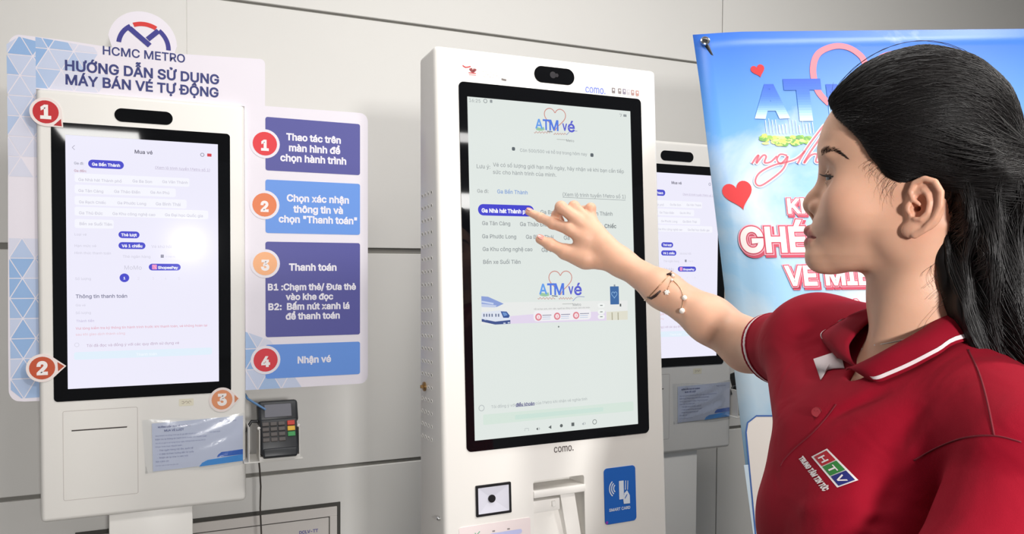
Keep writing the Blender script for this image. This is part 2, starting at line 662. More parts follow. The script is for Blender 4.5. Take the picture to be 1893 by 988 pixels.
def build_wall_kiosk(K, label, stickers):
    ox, oy, oz = K.o
    root = empty('ticket_kiosk', (ox, oy + 0.06, 0.0), label, 'ticket machine', 'self-service ticket kiosks')
    kiosk_body(K, root, -0.2275, 0.233, -0.612, 0.4015, 0.085)
    kiosk_bezel(K, root, -0.197, 0.197, -0.3275, 0.3265)
    kiosk_camera(K, root, -0.0645, 0.0640, 0.338, 0.370)
    # column and foot
    bm = bmesh.new()
    K.box(bm, -0.085, 0.105, 0.012, 0.072, -1.39, -0.60, bevel=0.004, seg=2)
    from_bm('stand_column', bm, M_WHITE, root, smooth=40)
    bm = bmesh.new()
    K.box(bm, -0.20, 0.20, -0.12, 0.14, -1.403, -1.388, bevel=0.004, seg=2)
    from_bm('foot_plate', bm, M_WHITE, root, smooth=40)
    # printer flap: a hairline joint and the ticket slot
    S = K.sheet()
    fl = rrect(-0.179, -0.563, -0.0195, -0.351, 0.004)
    S.stroke(fl, 0.0012, M_SEAM, 1, closed=True)
    S.poly(rrect(-0.1616, -0.3995, -0.0426, -0.3968, 0.0012), mat('slot_dark', (60, 54, 52), 0.7, noise=0.05), 1)
    S.stroke([(-0.163, -0.3962), (-0.041, -0.3962)], 0.0006, M_SEAM, 1)
    S.poly(rrect(0.074, -0.356, 0.108, -0.338, 0.002), mat('pale_label', (232, 226, 205), 0.6, noise=0.03), 1)
    g_ = ink((178, 166, 150))
    for k in range(3):
        S.ring(0.083 + 0.008 * k, -0.347, 0.0022, 0.0036, g_, 2, -140 + 60 * k, 140 + 60 * k, 10)
    S.build('printer_flap', root)
    # side bracket with cradle for the card terminal
    bm = bmesh.new()
    K.box(bm, 0.225, 0.372, -0.035, 0.055, -0.5075, -0.5045, bevel=0.0008, seg=1)
    K.box(bm, 0.236, 0.239, -0.030, 0.050, -0.505, -0.415, bevel=0.0008, seg=1)
    K.box(bm, 0.262, 0.265, -0.030, 0.030, -0.505, -0.425, bevel=0.0008, seg=1)
    K.box(bm, 0.362, 0.365, -0.030, 0.030, -0.505, -0.425, bevel=0.0008, seg=1)
    K.box(bm, 0.262, 0.365, -0.034, -0.031, -0.505, -0.494, bevel=0.0008, seg=1)
    for x in (0.2635, 0.3635):
        bm_ball(bm, K.P(x, -0.012, -0.424), 0.0045)
    from_bm('terminal_bracket', bm, mat('white_bracket', (222, 219, 214), 0.4, noise=0.015), root, smooth=30)
    return root


LEFT = build_wall_kiosk(KL, 'white self-service ticket kiosk framed by the blue instruction board, at the left of the photo', True)

# ---- the left kiosk's screen
BG = px_ink((238, 236, 252))
GREY = px_ink((150, 150, 168))
PALE = px_ink((205, 203, 218))
PILL = px_ink((78, 80, 205))
WHITE_PX = px_ink((250, 250, 255), 1.0)
RED_PX = px_ink((225, 150, 165))
FAINT = px_ink((246, 246, 254))


def ticket_page(S, dx=0.0, dim=1.0):
    """the ticket app page, in the left screen's own pixels (then moved with the sheet)"""
    S.poly([(-SCREEN_U, -SCREEN_V), (SCREEN_U, -SCREEN_V), (SCREEN_U, SCREEN_V), (-SCREEN_U, SCREEN_V)], BG, 0)
    T = S.text
    S.pstroke([(138, 269), (133.5, 273), (138, 277)], 0.0012, GREY, 2, smooth=False)
    T('Mua vé', 249, 282, 279.5, px_ink((110, 108, 125)), bold=0.02, y1=281.5)
    u, v = S.uv(374, 286.5)
    S.ring(u, v, 0.0032, 0.0048, GREY, 2)
    S.rbox(383, 284, 391, 290, 0.001, px_ink((214, 70, 80)), 2)
    T('Ga đi:', 137, 155, 301.5, GREY, bold=0.01)
    S.pill(163, 229, 303, 305.5, 0.0195, PILL)
    T('Ga Bến Thành', 170, 222, 303, WHITE_PX, bold=0.03, y1=305.5)
    T('(Xem lộ trình tuyến Metro số 1)', 287, 388, 309, px_ink((185, 175, 200)), y1=314)
    S.pstroke([(287, 313), (388, 318)], 0.0006, px_ink((200, 190, 210)), 2, smooth=False)
    T('Ga đến:', 137, 160, 315.5, px_ink((190, 150, 165)), bold=0.01)
    rows = [(332, [('Ga Nhà hát Thành phố', 145, 225), ('Ga Ba Son', 245, 281), ('Ga Văn Thánh', 300, 347)], 350),
            (352, [('Ga Tân Cảng', 145, 191), ('Ga Thảo Điền', 211, 259), ('Ga An Phú', 278, 313)], 325),
            (373, [('Ga Rạch Chiếc', 146, 196), ('Ga Phước Long', 217, 270), ('Ga Bình Thái', 288, 334)], 345),
            (393, [('Ga Thủ Đức', 146, 190), ('Ga Khu công nghệ cao', 208, 287), ('Ga Đại học Quốc gia', 305, 375)], 385),
            (413, [('Bến xe Suối Tiên', 147, 207)], 210)]
    for y, items, xe in rows:
        S.pill(138, xe, y, y + 2.5, 0.021, FAINT, 1, 0.4)
        for s, a, b in items:
            k = (a - 145) * 0.024
            T(s, a, b, y + k, PALE, bold=0.01, y1=y + k + (b - a) * 0.024)
    T('Loại vé', 138, 160, 433, PALE)
    S.pill(219, 258, 434, 434.8, 0.0165, PILL)
    T('Thẻ lượt', 224, 253, 434, WHITE_PX, bold=0.03)
    T('Hạn mức vé', 138, 178, 454, PALE)
    S.pill(219, 269, 454, 455, 0.0165, PILL)
    T('Vé 1 chiều', 225, 263, 454.3, WHITE_PX, bold=0.03)
    T('Vé khứ hồi', 280, 317, 455.5, PALE)
    T('Hình thức thanh toán', 138, 205, 467.5, PALE)
    T('Thẻ ngân hàng', 227, 278, 474, PALE)
    S.rbox(297, 471, 303, 477, 0.001, GREY, 2)
    T('Ví điện tử', 306, 324, 474.5, PALE)
    T('MoMo', 230, 262, 494, PALE)
    S.pill(275, 334, 494, 494.5, 0.0165, PILL)
    S.rbox(281, 489.5, 290, 498.5, 0.0015, px_ink((236, 150, 200)), 2)
    T('ShopeePay', 292, 329, 494.4, WHITE_PX, bold=0.03)
    T('Số lượng', 139, 168, 515, PALE)
    u, v = S.uv(230, 514)
    S.disc(u, v, 0.0105, PILL)
    T('1', 228.3, 231.7, 514, WHITE_PX, bold=0.03)
    for k, x in enumerate((256, 283, 306, 331)):
        T('2345'[k], x - 1.7, x + 1.7, 514.5, px_ink((225, 222, 236)))
    T('Thông tin thanh toán', 140, 235, 547, px_ink((130, 130, 155)), bold=0.015)
    T('Giá vé', 140, 158, 564, PALE)
    T('Số lượng', 140, 168, 578, PALE)
    T('Thành tiền', 141, 174, 593, px_ink((190, 180, 215)))
    T('Vui lòng kiểm tra kỹ thông tin hành trình trước khi thanh toán, vé không hoàn lại', 140, 383, 605, RED_PX, y1=603)
    T('sau khi giao dịch thành công', 140, 231, 617, px_ink((232, 190, 200)))
    u, v = S.uv(142, 638)
    S.ring(u, v, 0.0042, 0.0050, PALE, 2)
    T('Tôi đã đọc và đồng ý với các quy định sử dụng vé', 160, 331, 638, px_ink((185, 160, 185)), y1=634)
    S.pill(137, 392, 657, 651, 0.018, px_ink((226, 240, 252)), 1, 0.5)
    T('Thanh toán', 252, 290, 655, px_ink((244, 250, 255)), y1=654, bold=0.01)


S = KL.sheet(0.0002)
ticket_page(S)
S.build('screen', LEFT)


def pointer_sticker(c, r, tip, num, col, parent):
    """round number marker with a pointed tail, stuck on the kiosk"""
    S = KL.sheet(0.0018)
    a, t = np.array(S.uv(*c)), np.array(S.uv(*tip))
    d = t - a
    L = np.linalg.norm(d)
    ang = math.atan2(d[1], d[0])
    ro, ri = r * 1.24, r
    P = []
    half = math.acos(min(1, ro / L))
    for k in range(41):
        q = ang + half + (2 * PI - 2 * half) * k / 40
        P.append((a[0] + ro * math.cos(q), a[1] + ro * math.sin(q)))
    P.append(tuple(t))
    S.slab(P, 0.0006, ink((240, 226, 222)))
    S.disc(a[0], a[1], ri, ink(col), 1)
    e = d / L
    nn = np.array([-e[1], e[0]])
    S.poly([tuple(a + e * (ri * 1.20) + nn * ri * 0.42), tuple(a + e * (ri * 1.20) - nn * ri * 0.42), tuple(t - e * 0.004)], ink(tuple(int(v * 0.93) for v in col)), 1)
    V, Fc = text_geo(num, 0.045)
    xs_ = [p[0] for p in V]
    ys_ = [p[1] for p in V]
    k = ri * 1.25 / (max(ys_) - min(ys_))
    S.tri([(a[0] + (x - (min(xs_) + max(xs_)) / 2) * k, a[1] + (y - (min(ys_) + max(ys_)) / 2) * k) for x, y in V], Fc, ink((245, 238, 236)), 2)
    o = S.build('pointer_sticker', parent)
    return o


pointer_sticker((84.5, 207), 0.0265, (117, 236), '1', (196, 42, 48), LEFT)['label'] = 'red round sticker with a white 1'
pointer_sticker((78, 681), 0.0265, (122.5, 677), '2', (196, 84, 52), LEFT)['label'] = 'brick orange round sticker with a white 2'
pointer_sticker((410.5, 739.5), 0.0250, (444, 737), '3', (228, 150, 108), LEFT)['label'] = 'pale orange round sticker with a white 3'

# ---- instruction board around the left kiosk
BOARD_W = ink((233, 227, 236))
NAVY = ink((58, 64, 122))
BOX_D = ink((86, 86, 156))
BOX_L = ink((104, 150, 226))
BY = 2.052
S = Sheet((0, BY, 0), (1, 0, 0), (0, 0, 1), layer=0.0003)
U = S.uv


def arc_px(cx_, cy_, r, a0, a1, n=8):
    return [(cx_ + r * math.cos(math.radians(a0 + (a1 - a0) * k / n)), cy_ - r * math.sin(math.radians(a0 + (a1 - a0) * k / n))) for k in range(n + 1)]


lu, lv = U(264.5, 80)
logo_r = 0.0765
top_l = [U(*p) for p in [(15, 640), (14.5, 90)]] + [U(*p) for p in arc_px(36, 85, 21, 180, 95)] + [U(*p) for p in [(110, 73), (207, 88)]]
arc_l = [(lu + logo_r * math.cos(math.radians(q)), lv + logo_r * math.sin(math.radians(q))) for q in range(172, -8, -9)]
right_l = [U(*p) for p in [(323, 99), (478, 109)]] + [U(*p) for p in arc_px(480, 119, 10, 80, 0, 4)] + [U(*p) for p in [(490, 196), (655, 208)]] + \
    [U(*p) for p in arc_px(664, 225, 16, 85, 0, 5)] + [U(*p) for p in [(680, 690)]] + [U(*p) for p in arc_px(664, 694, 16, 0, -85, 5)] + [U(*p) for p in [(458, 722)]]
ku0, ku1, kv1 = KL.o[0] - 0.2275 - 0.001, KL.o[0] + 0.233 + 0.001, KL.o[2] + 0.4015 + 0.001
inner = [(ku1, U(458, 722)[1]), (ku1, kv1), (ku0, kv1), (ku0, U(70, 742)[1])]
low_l = [U(*p) for p in [(45, 743)]] + [U(*p) for p in arc_px(37, 722, 21, 255, 180, 5)]
outline = top_l + arc_l + right_l + inner + low_l
board = empty('instruction_board', (lu, BY, KL.o[2] - 0.7), 'white and blue cut-out instruction board reading HCMC METRO around the left kiosk', 'sign board')
S.slab(outline, 0.006, BOARD_W)


def clip(poly, a, b, keep):
    """keep the side of line a-b where cross has sign keep"""
    out = []
    A, B = np.array(a), np.array(b)
    sd = lambda p: keep * ((B[0] - A[0]) * (p[1] - A[1]) - (B[1] - A[1]) * (p[0] - A[0]))
    for i in range(len(poly)):
        p, q = poly[i], poly[(i + 1) % len(poly)]
        sp, sq = sd(p), sd(q)
        if sp >= 0:
            out.append(p)
        if sp * sq < 0:
            t = sp / (sp - sq)
            out.append((p[0] + (q[0] - p[0]) * t, p[1] + (q[1] - p[1]) * t))
    return out


def triangles(convex, fade, size=0.052, seed=3):
    rnd = random.Random(seed)
    us = [p[0] for p in convex]
    vs = [p[1] for p in convex]
    h = size * 0.9
    j = 0
    v = min(vs) - h
    while v < max(vs):
        i = 0
        u = min(us) - size * 2 + (j % 2) * size / 2
        while u < max(us) + size:
            for t in ([(u, v), (u + size, v), (u + size / 2, v + h)], [(u + size / 2, v + h), (u + size, v), (u + size * 1.5, v + h)]):
                c = (sum(p[0] for p in t) / 3, sum(p[1] for p in t) / 3)
                q = [(c[0] + (p[0] - c[0]) * 0.93, c[1] + (p[1] - c[1]) * 0.93) for p in t]
                # poly edges anticlockwise
                for k in range(len(convex)):
                    q = clip(q, convex[k], convex[(k + 1) % len(convex)], 1)
                    if len(q) < 3:
                        break
                f = fade(*c)
                r_ = rnd.random()
                if len(q) >= 3 and f > 0.03:
                    s_ = f * (0.25 + 0.75 * r_)
                    s_ = round(s_ * 6) / 6
                    if s_ > 0:
                        a_, b_ = np.array((233, 227, 236)), np.array((132, 172, 222))
                        S.poly(q, ink(tuple(int(x) for x in a_ + (b_ - a_) * s_)), 1)
            u += size
        v += h
        j += 1


lx0, lx1 = U(16, 400)[0], ku0
vt, vb = U(36, 68)[1], U(36, 738)[1]
mid_v = U(36, 360)[1]
tri_l = [(lx0, vb + 0.022), (lx0 + 0.022, vb), (lx1, vb), (lx1, vt - 0.006), (lx0 + 0.024, vt), (lx0, vt - 0.02)]
triangles(tri_l, lambda u, v: max(0.0, min(1.0, (v - mid_v) / (vt - mid_v) * 1.0)) if v > mid_v else (max(0.0, min(0.85, (U(36, 425)[1] - v) / 0.08))))
vx = U(36, 160)[1]
triangles([(lx1, kv1 + 0.002), (U(200, 120)[0], kv1 + 0.002), (U(200, 92)[0], U(200, 92)[1]), (lx1, U(62, 68)[1])], lambda u, v: max(0.0, min(0.9, (U(205, 100)[0] - u) / (U(205, 100)[0] - lx1))), seed=5)
vb2 = U(458, 722)[1]
triangles([(ku1, vb2), (U(672, 712)[0] - 0.01, U(660, 711)[1]), (U(672, 690)[0], U(672, 690)[1]), (U(500, 630)[0], U(500, 630)[1]), (ku1, U(458, 560)[1])],
          lambda u, v: max(0.0, min(1.0, (U(460, 540)[1] - v) / 0.22 * (1.15 - (u - ku1) / 0.34))), size=0.06, seed=11)
# metro logo: two arches and a red cap
BLUE = ink((62, 60, 140))
RED = ink((214, 58, 56))
cv = lv - 0.024
lg_u, lg_v = U(266, 87)
S.ring(lg_u, lg_v, 0.0500, 0.0605, RED, 2, 60, 114, 14)
S.ring(lg_u, lg_v, 0.0500, 0.0605, BLUE, 2, 122, 174, 14)
S.ring(lg_u, lg_v, 0.0500, 0.0605, BLUE, 2, -2, 52, 14)
S.stroke([U(239.5, 52), U(277, 84.5)], 0.0125, BLUE, 3)
S.stroke([U(293, 57), U(273, 73)], 0.0120, BLUE, 3)
S.text('HCMC METRO', 190, 342, 92, NAVY, bold=0.014, y1=105)
S.text('HƯỚNG DẪN SỬ DỤNG', 120, 405, 121, NAVY, bold=0.025, y1=142)
S.text('MÁY BÁN VÉ TỰ ĐỘNG', 121, 404, 146.5, NAVY, bold=0.025, y1=167)


def step_box(x0, yl0, yl1, x1, m):
    a, b = U(x0, yl0), U(x0, yl1)
    c = U(x1, yl0)
    S.poly(rrect(a[0], b[1], c[0], a[1], 0.006), m, 2)


def badge(x, y, num, col):
    u, v = U(x, y)
    S.disc(u, v, 0.0375, BOARD_W, 3)
    S.disc(u, v, 0.0305, ink(col), 4)
    V, Fc = text_geo(num, 0.045)
    k = 0.048
    xs_ = [p[0] for p in V]
    S.tri([(u + (p[0] - (min(xs_) + max(xs_)) / 2) * k, v + (p[1] - 0.34) * k) for p in V], Fc, ink((244, 236, 236)), 5)


step_box(490.5, 216, 315, 665.5, BOX_D)
step_box(490.5, 332, 431, 665.5, BOX_L)
step_box(490.5, 447, 624, 665.5, BOX_D)
step_box(490.5, 638, 701, 665.5, BOX_L)
badge(489.6, 266, '1', (224, 58, 66))
badge(489, 379, '2', (228, 128, 84))
badge(490, 487.7, '3', (246, 180, 132))
badge(491, 666, '4', (216, 56, 68))
WT = ink((238, 234, 244))
for s, a, b, y, y1 in (('Thao tác trên', 529, 630, 252, 257), ('màn hình để', 534, 629, 272, 276.5), ('chọn hành trình', 518, 640, 290, 296),
                       ('Chọn xác nhận', 530, 645, 364, 369), ('thông tin và', 542, 634, 384.5, 388), ('chọn "Thanh toán"', 515, 660, 403, 407),
                       ('Thanh toán', 534, 622, 492, 493), ('B1 :Chạm thẻ/ Đưa thẻ', 495, 658, 528.5, 529.5), ('vào khe đọc', 528, 616, 547, 547),
                       ('B2:  Bấm nút xanh lá', 496, 646, 565, 564.5), ('để thanh toán', 528, 628, 583, 582), ('Nhận vé', 550, 612, 664, 662)):
    S.text(s, a, b, y, WT, 3, bold=0.032, y1=y1)
S.build('printed_board', board)

# ---- card terminal in the bracket beside the left kiosk


def card_terminal(K, label):
    ox = K.o[0] + 0.3135
    oz = K.o[2]
    t = empty('card_terminal', (ox, K.o[1], oz - 0.503), label, 'card reader', 'card terminals beside the kiosks')
    lean = math.radians(22)
    Kt = Kiosk((ox, K.o[1] - 0.018, oz - 0.430), 22)
    bm = bmesh.new()
    Kt.box(bm, -0.047, 0.047, 0.0, 0.030, -0.062, 0.030, bevel=0.006, seg=3)
    Kt.box(bm, -0.050, 0.052, 0.004, 0.046, 0.020, 0.080, bevel=0.009, seg=3)
    Kt.box(bm, -0.043, 0.043, -0.004, 0.026, -0.070, -0.046, bevel=0.005, seg=3)
    from_bm('terminal_body', bm, mat('terminal_black', (42, 44, 48), 0.4, noise=0.06), t, smooth=40)
    bm = bmesh.new()
    Kt.box(bm, -0.034, 0.034, 0.0015, 0.006, 0.034, 0.068, bevel=0.001, seg=1)
    from_bm('display', bm, mat('terminal_display', (120, 120, 128), 0.2, noise=0.03), t)
    km = mat('terminal_key', (88, 82, 80), 0.5, noise=0.05)
    for r in range(4):
        for c in range(3):
            bm = bmesh.new()
            Kt.box(bm, -0.042 + c * 0.020, -0.025 + c * 0.020, -0.0035, 0.002, 0.011 - r * 0.0135, 0.021 - r * 0.0135, bevel=0.001, seg=1)
            from_bm('key', bm, km, t)
    for r, (cc, nm) in enumerate((((196, 60, 48), 'red key'), ((226, 178, 60), 'yellow key'), ((62, 150, 84), 'green key'))):
        bm = bmesh.new()
        Kt.box(bm, 0.021, 0.040, -0.0035, 0.002, 0.010 - r * 0.0145, 0.022 - r * 0.0145, bevel=0.001, seg=1)
        from_bm('key', bm, mat('terminal_key_%d' % r, cc, 0.5, noise=0.04), t)['label'] = nm
    bm = bmesh.new()
    bm_tube(bm, [Kt.P(-0.050, 0.014, 0.028), Kt.P(-0.066, 0.016, 0.030), Kt.P(-0.073, 0.018, 0.020), Kt.P(-0.078, 0.020, 0.004)], 0.0042, 8)
    from_bm('plug', bm, M_DARK, t, smooth=60)
    return t


card_terminal(KL, 'black card terminal with coloured keys held in the bracket of the left kiosk')
bm = bmesh.new()
pc = lambda x, y, Y: tuple(CAM_C + (lambda d: d * (Y / d[1]))(CAM_R @ np.array([(x - CX) / F_PX, 1, -(y - CY) / F_PX])))
bm_tube(bm, [pc(452, 728, 2.075), pc(458, 738, 2.06), pc(473, 747, 2.045), pc(491, 758, 2.04)], 0.0030, 8)
tag(from_bm('data_cable', bm, mat('blue_cable', (88, 128, 172), 0.5, noise=0.03), loc=pc(470, 745, 2.05), smooth=60), 'short blue data cable running from the left kiosk to the black card terminal', 'cable')
bm = bmesh.new()
pts = [pc(478, 846, 2.05), pc(480, 868, 2.06), pc(482, 900, 2.08), pc(481, 940, 2.09), pc(483, 985, 2.10)]
z_end = 0.012
pts += [(pts[-1][0] + 0.01, 2.11, 0.35), (pts[-1][0] + 0.012, 2.12, z_end)]
bm_tube(bm, [tuple(p) for p in pts], 0.0022, 8)
tag(from_bm('power_cable', bm, mat('dark_cable', (70, 64, 60), 0.5, noise=0.05), loc=pts[0], smooth=60), 'thin dark cable hanging straight down under the card terminal bracket', 'cable')


# ---- notices in clear plastic pouches
def plastic(name):
    m = bpy.data.materials.new(name)
    m.use_nodes = True
    nt = m.node_tree
    for n in list(nt.nodes):
        nt.nodes.remove(n)
    out = nt.nodes.new('ShaderNodeOutputMaterial')
    tr = nt.nodes.new('ShaderNodeBsdfTransparent')
    tr.inputs['Color'].default_value = (0.95, 0.96, 0.97, 1)
    gl = nt.nodes.new('ShaderNodeBsdfGlossy')
    gl.inputs['Roughness'].default_value = 0.2
    fr = nt.nodes.new('ShaderNodeFresnel')
    fr.inputs['IOR'].default_value = 1.5
    mr = nt.nodes.new('ShaderNodeMath')
    mr.operation = 'MULTIPLY'
    mr.inputs[1].default_value = 0.8
    mx = nt.nodes.new('ShaderNodeMixShader')
    no = nt.nodes.new('ShaderNodeTexNoise')
    no.inputs['Scale'].default_value = 45
    no.inputs['Detail'].default_value = 3
    no.inputs['Distortion'].default_value = 1.5
    tc = nt.nodes.new('ShaderNodeTexCoord')
    bp = nt.nodes.new('ShaderNodeBump')
    bp.inputs['Strength'].default_value = 0.12
    bp.inputs['Distance'].default_value = 0.004
    nt.links.new(tc.outputs['Object'], no.inputs['Vector'])
    nt.links.new(no.outputs['Fac'], bp.inputs['Height'])
    nt.links.new(bp.outputs['Normal'], gl.inputs['Normal'])
    nt.links.new(bp.outputs['Normal'], fr.inputs['Normal'])
    nt.links.new(fr.outputs['Fac'], mr.inputs[0])
    mn = nt.nodes.new('ShaderNodeMath')
    mn.operation = 'MINIMUM'
    mn.inputs[1].default_value = 0.30
    nt.links.new(mr.outputs[0], mn.inputs[0])
    nt.links.new(mn.outputs[0], mx.inputs['Fac'])
    nt.links.new(tr.outputs[0], mx.inputs[1])
    nt.links.new(gl.outputs[0], mx.inputs[2])
    nt.links.new(mx.outputs[0], out.inputs['Surface'])
    return m


M_PLASTIC = plastic('clear_plastic')


def notice(K, label, seed):
    u0, u1, v0, v1 = -0.010, 0.229, -0.517, -0.384
    root = empty('notice_pouch', tuple(K.P((u0 + u1) / 2, 0, v0)), label, 'notice', 'notices in plastic pouches on the kiosks')
    S = K.sheet(0.0016)
    P = ink((206, 212, 232))
    S.slab([(u0 + 0.024, v0 + 0.004), (u1 - 0.004, v0 + 0.010), (u1 - 0.003, v1 - 0.006), (u0 + 0.022, v1 - 0.010)], 0.0006, P)
    L_ = ink((120, 128, 170))
    rnd = random.Random(seed)
    V, Fc = text_geo('THÔNG BÁO HƯỚNG DẪN', 0.02)

    def line(s, a, v, w, m=L_, b=0.0):
        V, Fc = text_geo(s, b)
        xs_ = [p[0] for p in V]
        k = w / (max(xs_) - min(xs_))
        S.tri([(a + (x - min(xs_)) * k, v + y * k) for x, y in V], Fc, m, 2)

    ua = u0 + 0.030
    line('HƯỚNG DẪN MUA VÉ TỰ ĐỘNG', ua + 0.006, v1 - 0.022, 0.075, ink((96, 104, 150)), 0.03)
    line('MUA VÉ LƯỢT', ua + 0.02, v1 - 0.032, 0.045, ink((96, 104, 150)), 0.02)
    line('Ngày phát hành', u1 - 0.06, v1 - 0.018, 0.04)
    for k, (s, w) in enumerate((('Quý khách vui lòng chọn ga đi, ga đến và số lượng vé cần mua trên màn hình', 0.15), ('Kiểm tra lại thông tin hành trình trước khi thanh toán', 0.118),
                                ('Vé chỉ có giá trị sử dụng trong ngày, không hoàn trả sau khi in', 0.115), ('Chọn hình thức thanh toán', 0.06), ('- Thẻ ngân hàng nội địa, quốc tế', 0.082),
                                ('- Ví điện tử theo hướng dẫn tại quầy', 0.084), ('- Nhận vé tại khe in bên trái', 0.07), ('Xin cảm ơn', 0.03), ('Mọi thắc mắc xin liên hệ nhân viên', 0.052))):
        line(s, ua + (0.004 if s[0] == '-' else 0), v1 - 0.043 - k * 0.0092, w)
    c1, c2 = ink((52, 104, 196)), ink((72, 150, 224))
    ub, vb = u1 - 0.004, v0 + 0.010
    S.poly([(ub - 0.063, vb + 0.016), (ub, vb + 0.018), (ub, vb + 0.031), (ub - 0.052, vb + 0.028), (ub - 0.06, vb + 0.022)], c1, 3)
    S.poly([(ub - 0.105, vb - 0.004), (ub, vb + 0.001), (ub, vb + 0.018), (ub - 0.085, vb + 0.011), (ub - 0.098, vb + 0.005)], c2, 3)
    S.build('paper_notice', root)
    # pouch film: a wavy double sheet with pinched corners
    bm = bmesh.new()
    nu, nv = 34, 20
    gr = {}
    for i in range(nu + 1):
        for j in range(nv + 1):
            a, b = i / nu, j / nv
            e = min(a, 1 - a, b, 1 - b)
            puff = 0.0045 * min(1, e * 6) + 0.0012 * math.sin(9 * a + 4 * b + seed) * min(1, e * 8) + 0.0010 * math.sin(21 * b - 13 * a + 2 * seed) * min(1, e * 8)
            sag = 0.004 * math.sin(a * PI) * (b > 0.98) * -1
            gr[i, j] = bm.verts.new(K.P(u0 + (u1 - u0) * a + 0.008 * (1 - b) * (a < 0.01), -0.0022 - max(0.0004, puff), v0 + (v1 - v0) * b + sag + 0.003 * math.sin(a * 7)))
    for i in range(nu):
        for j in range(nv):
            bm.faces.new((gr[i, j], gr[i + 1, j], gr[i + 1, j + 1], gr[i, j + 1]))
    from_bm('clear_pouch', bm, M_PLASTIC, root, smooth=180)
    return root


notice(KL, 'printed notice in a clear plastic pouch taped to the front of the left kiosk', 1)
# ------------------------------------------------------------------ far kiosk behind the raised arm
KF = Kiosk((1.524, 2.0351, 1.403), 0.0)
FAR = build_wall_kiosk(KF, 'white self-service ticket kiosk standing behind the raised arm, partly hidden by the banner', False)
S = KL.sheet(0.0002)
ticket_page(S)
o = S.build('screen', FAR, loc=tuple(KL.o))
o.location = Vector(tuple(KF.o)) - FAR.location
notice(KF, 'printed notice in a clear plastic pouch on the far kiosk beside the banner', 5)
card_terminal(KF, 'dark card terminal held in the far kiosk bracket, partly hidden by the banner')
# ------------------------------------------------------------------ middle kiosk, the one being touched
KM = Kiosk((0.6554, 1.2278, 1.3975), 2.77, 0.317, -0.51)
HU0, HU1, HV0, HV1 = -0.2264, 0.2300, -0.62, 0.383


def mid_depth(v):
    """the housing gets deeper downwards: upright back, leaning front"""
    return 0.081 + (0.39 - v) * 0.064

MID = empty('ticket_kiosk', (0.6554, 1.262, 0.0), 'tall white ticket kiosk in the middle whose screen the woman is touching', 'ticket machine', 'self-service ticket kiosks')
bm = bmesh.new()
KM.box(bm, HU0, HU1, 0.0, 0.0795, HV0, HV1, bevel=0.009, seg=4)
Ki = KM.K.T
for vtx in bm.verts:
    q = Ki @ (np.array(vtx.co) - KM.o)
    if q[1] > 0.04:
        q[1] += mid_depth(q[2]) - 0.0795
        vtx.co = Vector(tuple(KM.o + KM.K @ q))
hm = bpy.data.meshes.new('h')
bm.to_mesh(hm)
bm.free()
ho = bpy.data.objects.new('h', hm)
COL.objects.link(ho)
bm = bmesh.new()
KM.box(bm, -0.0570, 0.0475, -0.02, 0.055, -0.56, -0.3815, bevel=0.004, seg=2)
cm = bpy.data.meshes.new('c')
bm.to_mesh(cm)
bm.free()
co = bpy.data.objects.new('c', cm)
COL.objects.link(co)
md = ho.modifiers.new('cut', 'BOOLEAN')
md.object = co
md.operation = 'DIFFERENCE'
md.solver = 'EXACT'
me = bpy.data.meshes.new_from_object(ho.evaluated_get(bpy.context.evaluated_depsgraph_get()))
bpy.data.objects.remove(ho)
bpy.data.objects.remove(co)
me.materials.clear()
me.materials.append(M_WHITE)
me.name = 'housing'
link_mesh('housing', me, MID, smooth=40)
kiosk_bezel(KM, MID, -0.1834, 0.1922, -0.317, 0.3237)
cw = kiosk_camera(KM, MID, -0.0360, 0.0466, 0.3365, 0.3665)
bm = bmesh.new()
for u, r in ((0.0015, 0.0062), (0.0095, 0.0035)):
    bm_tube(bm, [KM.P(u, -0.0019, 0.352), KM.P(u, 0.001, 0.352)], r, 16)
from_bm('camera_lens', bm, mat('lens_glass', (48, 46, 50), 0.1, noise=0.05), cw, smooth=30)
bm = bmesh.new()
KM.box(bm, -0.10, 0.10, 0.015, 0.070, -1.36, -0.61, bevel=0.004, seg=2)
from_bm('stand_column', bm, M_WHITE, MID, smooth=40)
bm = bmesh.new()
bm_box(bm, (0.655, 1.29, 0.012), (0.42, 0.34, 0.024), bevel=0.004, seg=2)
from_bm('foot_plate', bm, M_WHITE, MID, smooth=40)

# vent holes in the left side, lock and screw
SL = Sheet(KM.P(HU0 - 0.0003, 0, 0), KM.K @ np.array([0, -1.0, 0]), KM.uz)   # u runs towards the front
bm = bmesh.new()
v_top, v_bot = SL.uv(790, 359)[1], SL.uv(790, 810)[1]
holes = 20
for r in range(holes):
    v = v_top + (v_bot - v_top) * r / (holes - 1)
    for c in range(4):
        d = mid_depth(v) - 0.0685 + c * 0.0170
        if r == 15 and c in (2, 3):
            continue
        c0 = KM.P(HU0 - 0.0002, d, v)
        nx = Vector(tuple(-KM.ux))
        ay, az = Vector(tuple(KM.K @ np.array([0, 1.0, 0]))), Vector(tuple(KM.uz))
        n = 14
        ring = [[bm.verts.new(c0 + (ay * math.cos(2 * PI * k / n) + az * math.sin(2 * PI * k / n)) * rr + nx * hh) for k in range(n)] for rr, hh in ((0.0038, 0.0), (0.0034, 0.0006), (0.0030, 0.0005), (0.0027, 0.00005))]
        for a, b in zip(ring[:-1], ring[1:]):
            for k in range(n):
                bm.faces.new((a[k], a[(k + 1) % n], b[(k + 1) % n], b[k])).material_index = 0
        bm.faces.new(ring[-1]).material_index = 1
from_bm('vent_holes', bm, [M_WHITE, mat('hole_dark', (70, 69, 69), 0.8, noise=0.03)], MID, smooth=50)
bm = bmesh.new()
lu_, lv_ = SL.uv(785, 715)
lc = KM.P(HU0, -lu_, lv_)
nx = Vector(tuple(-KM.ux))
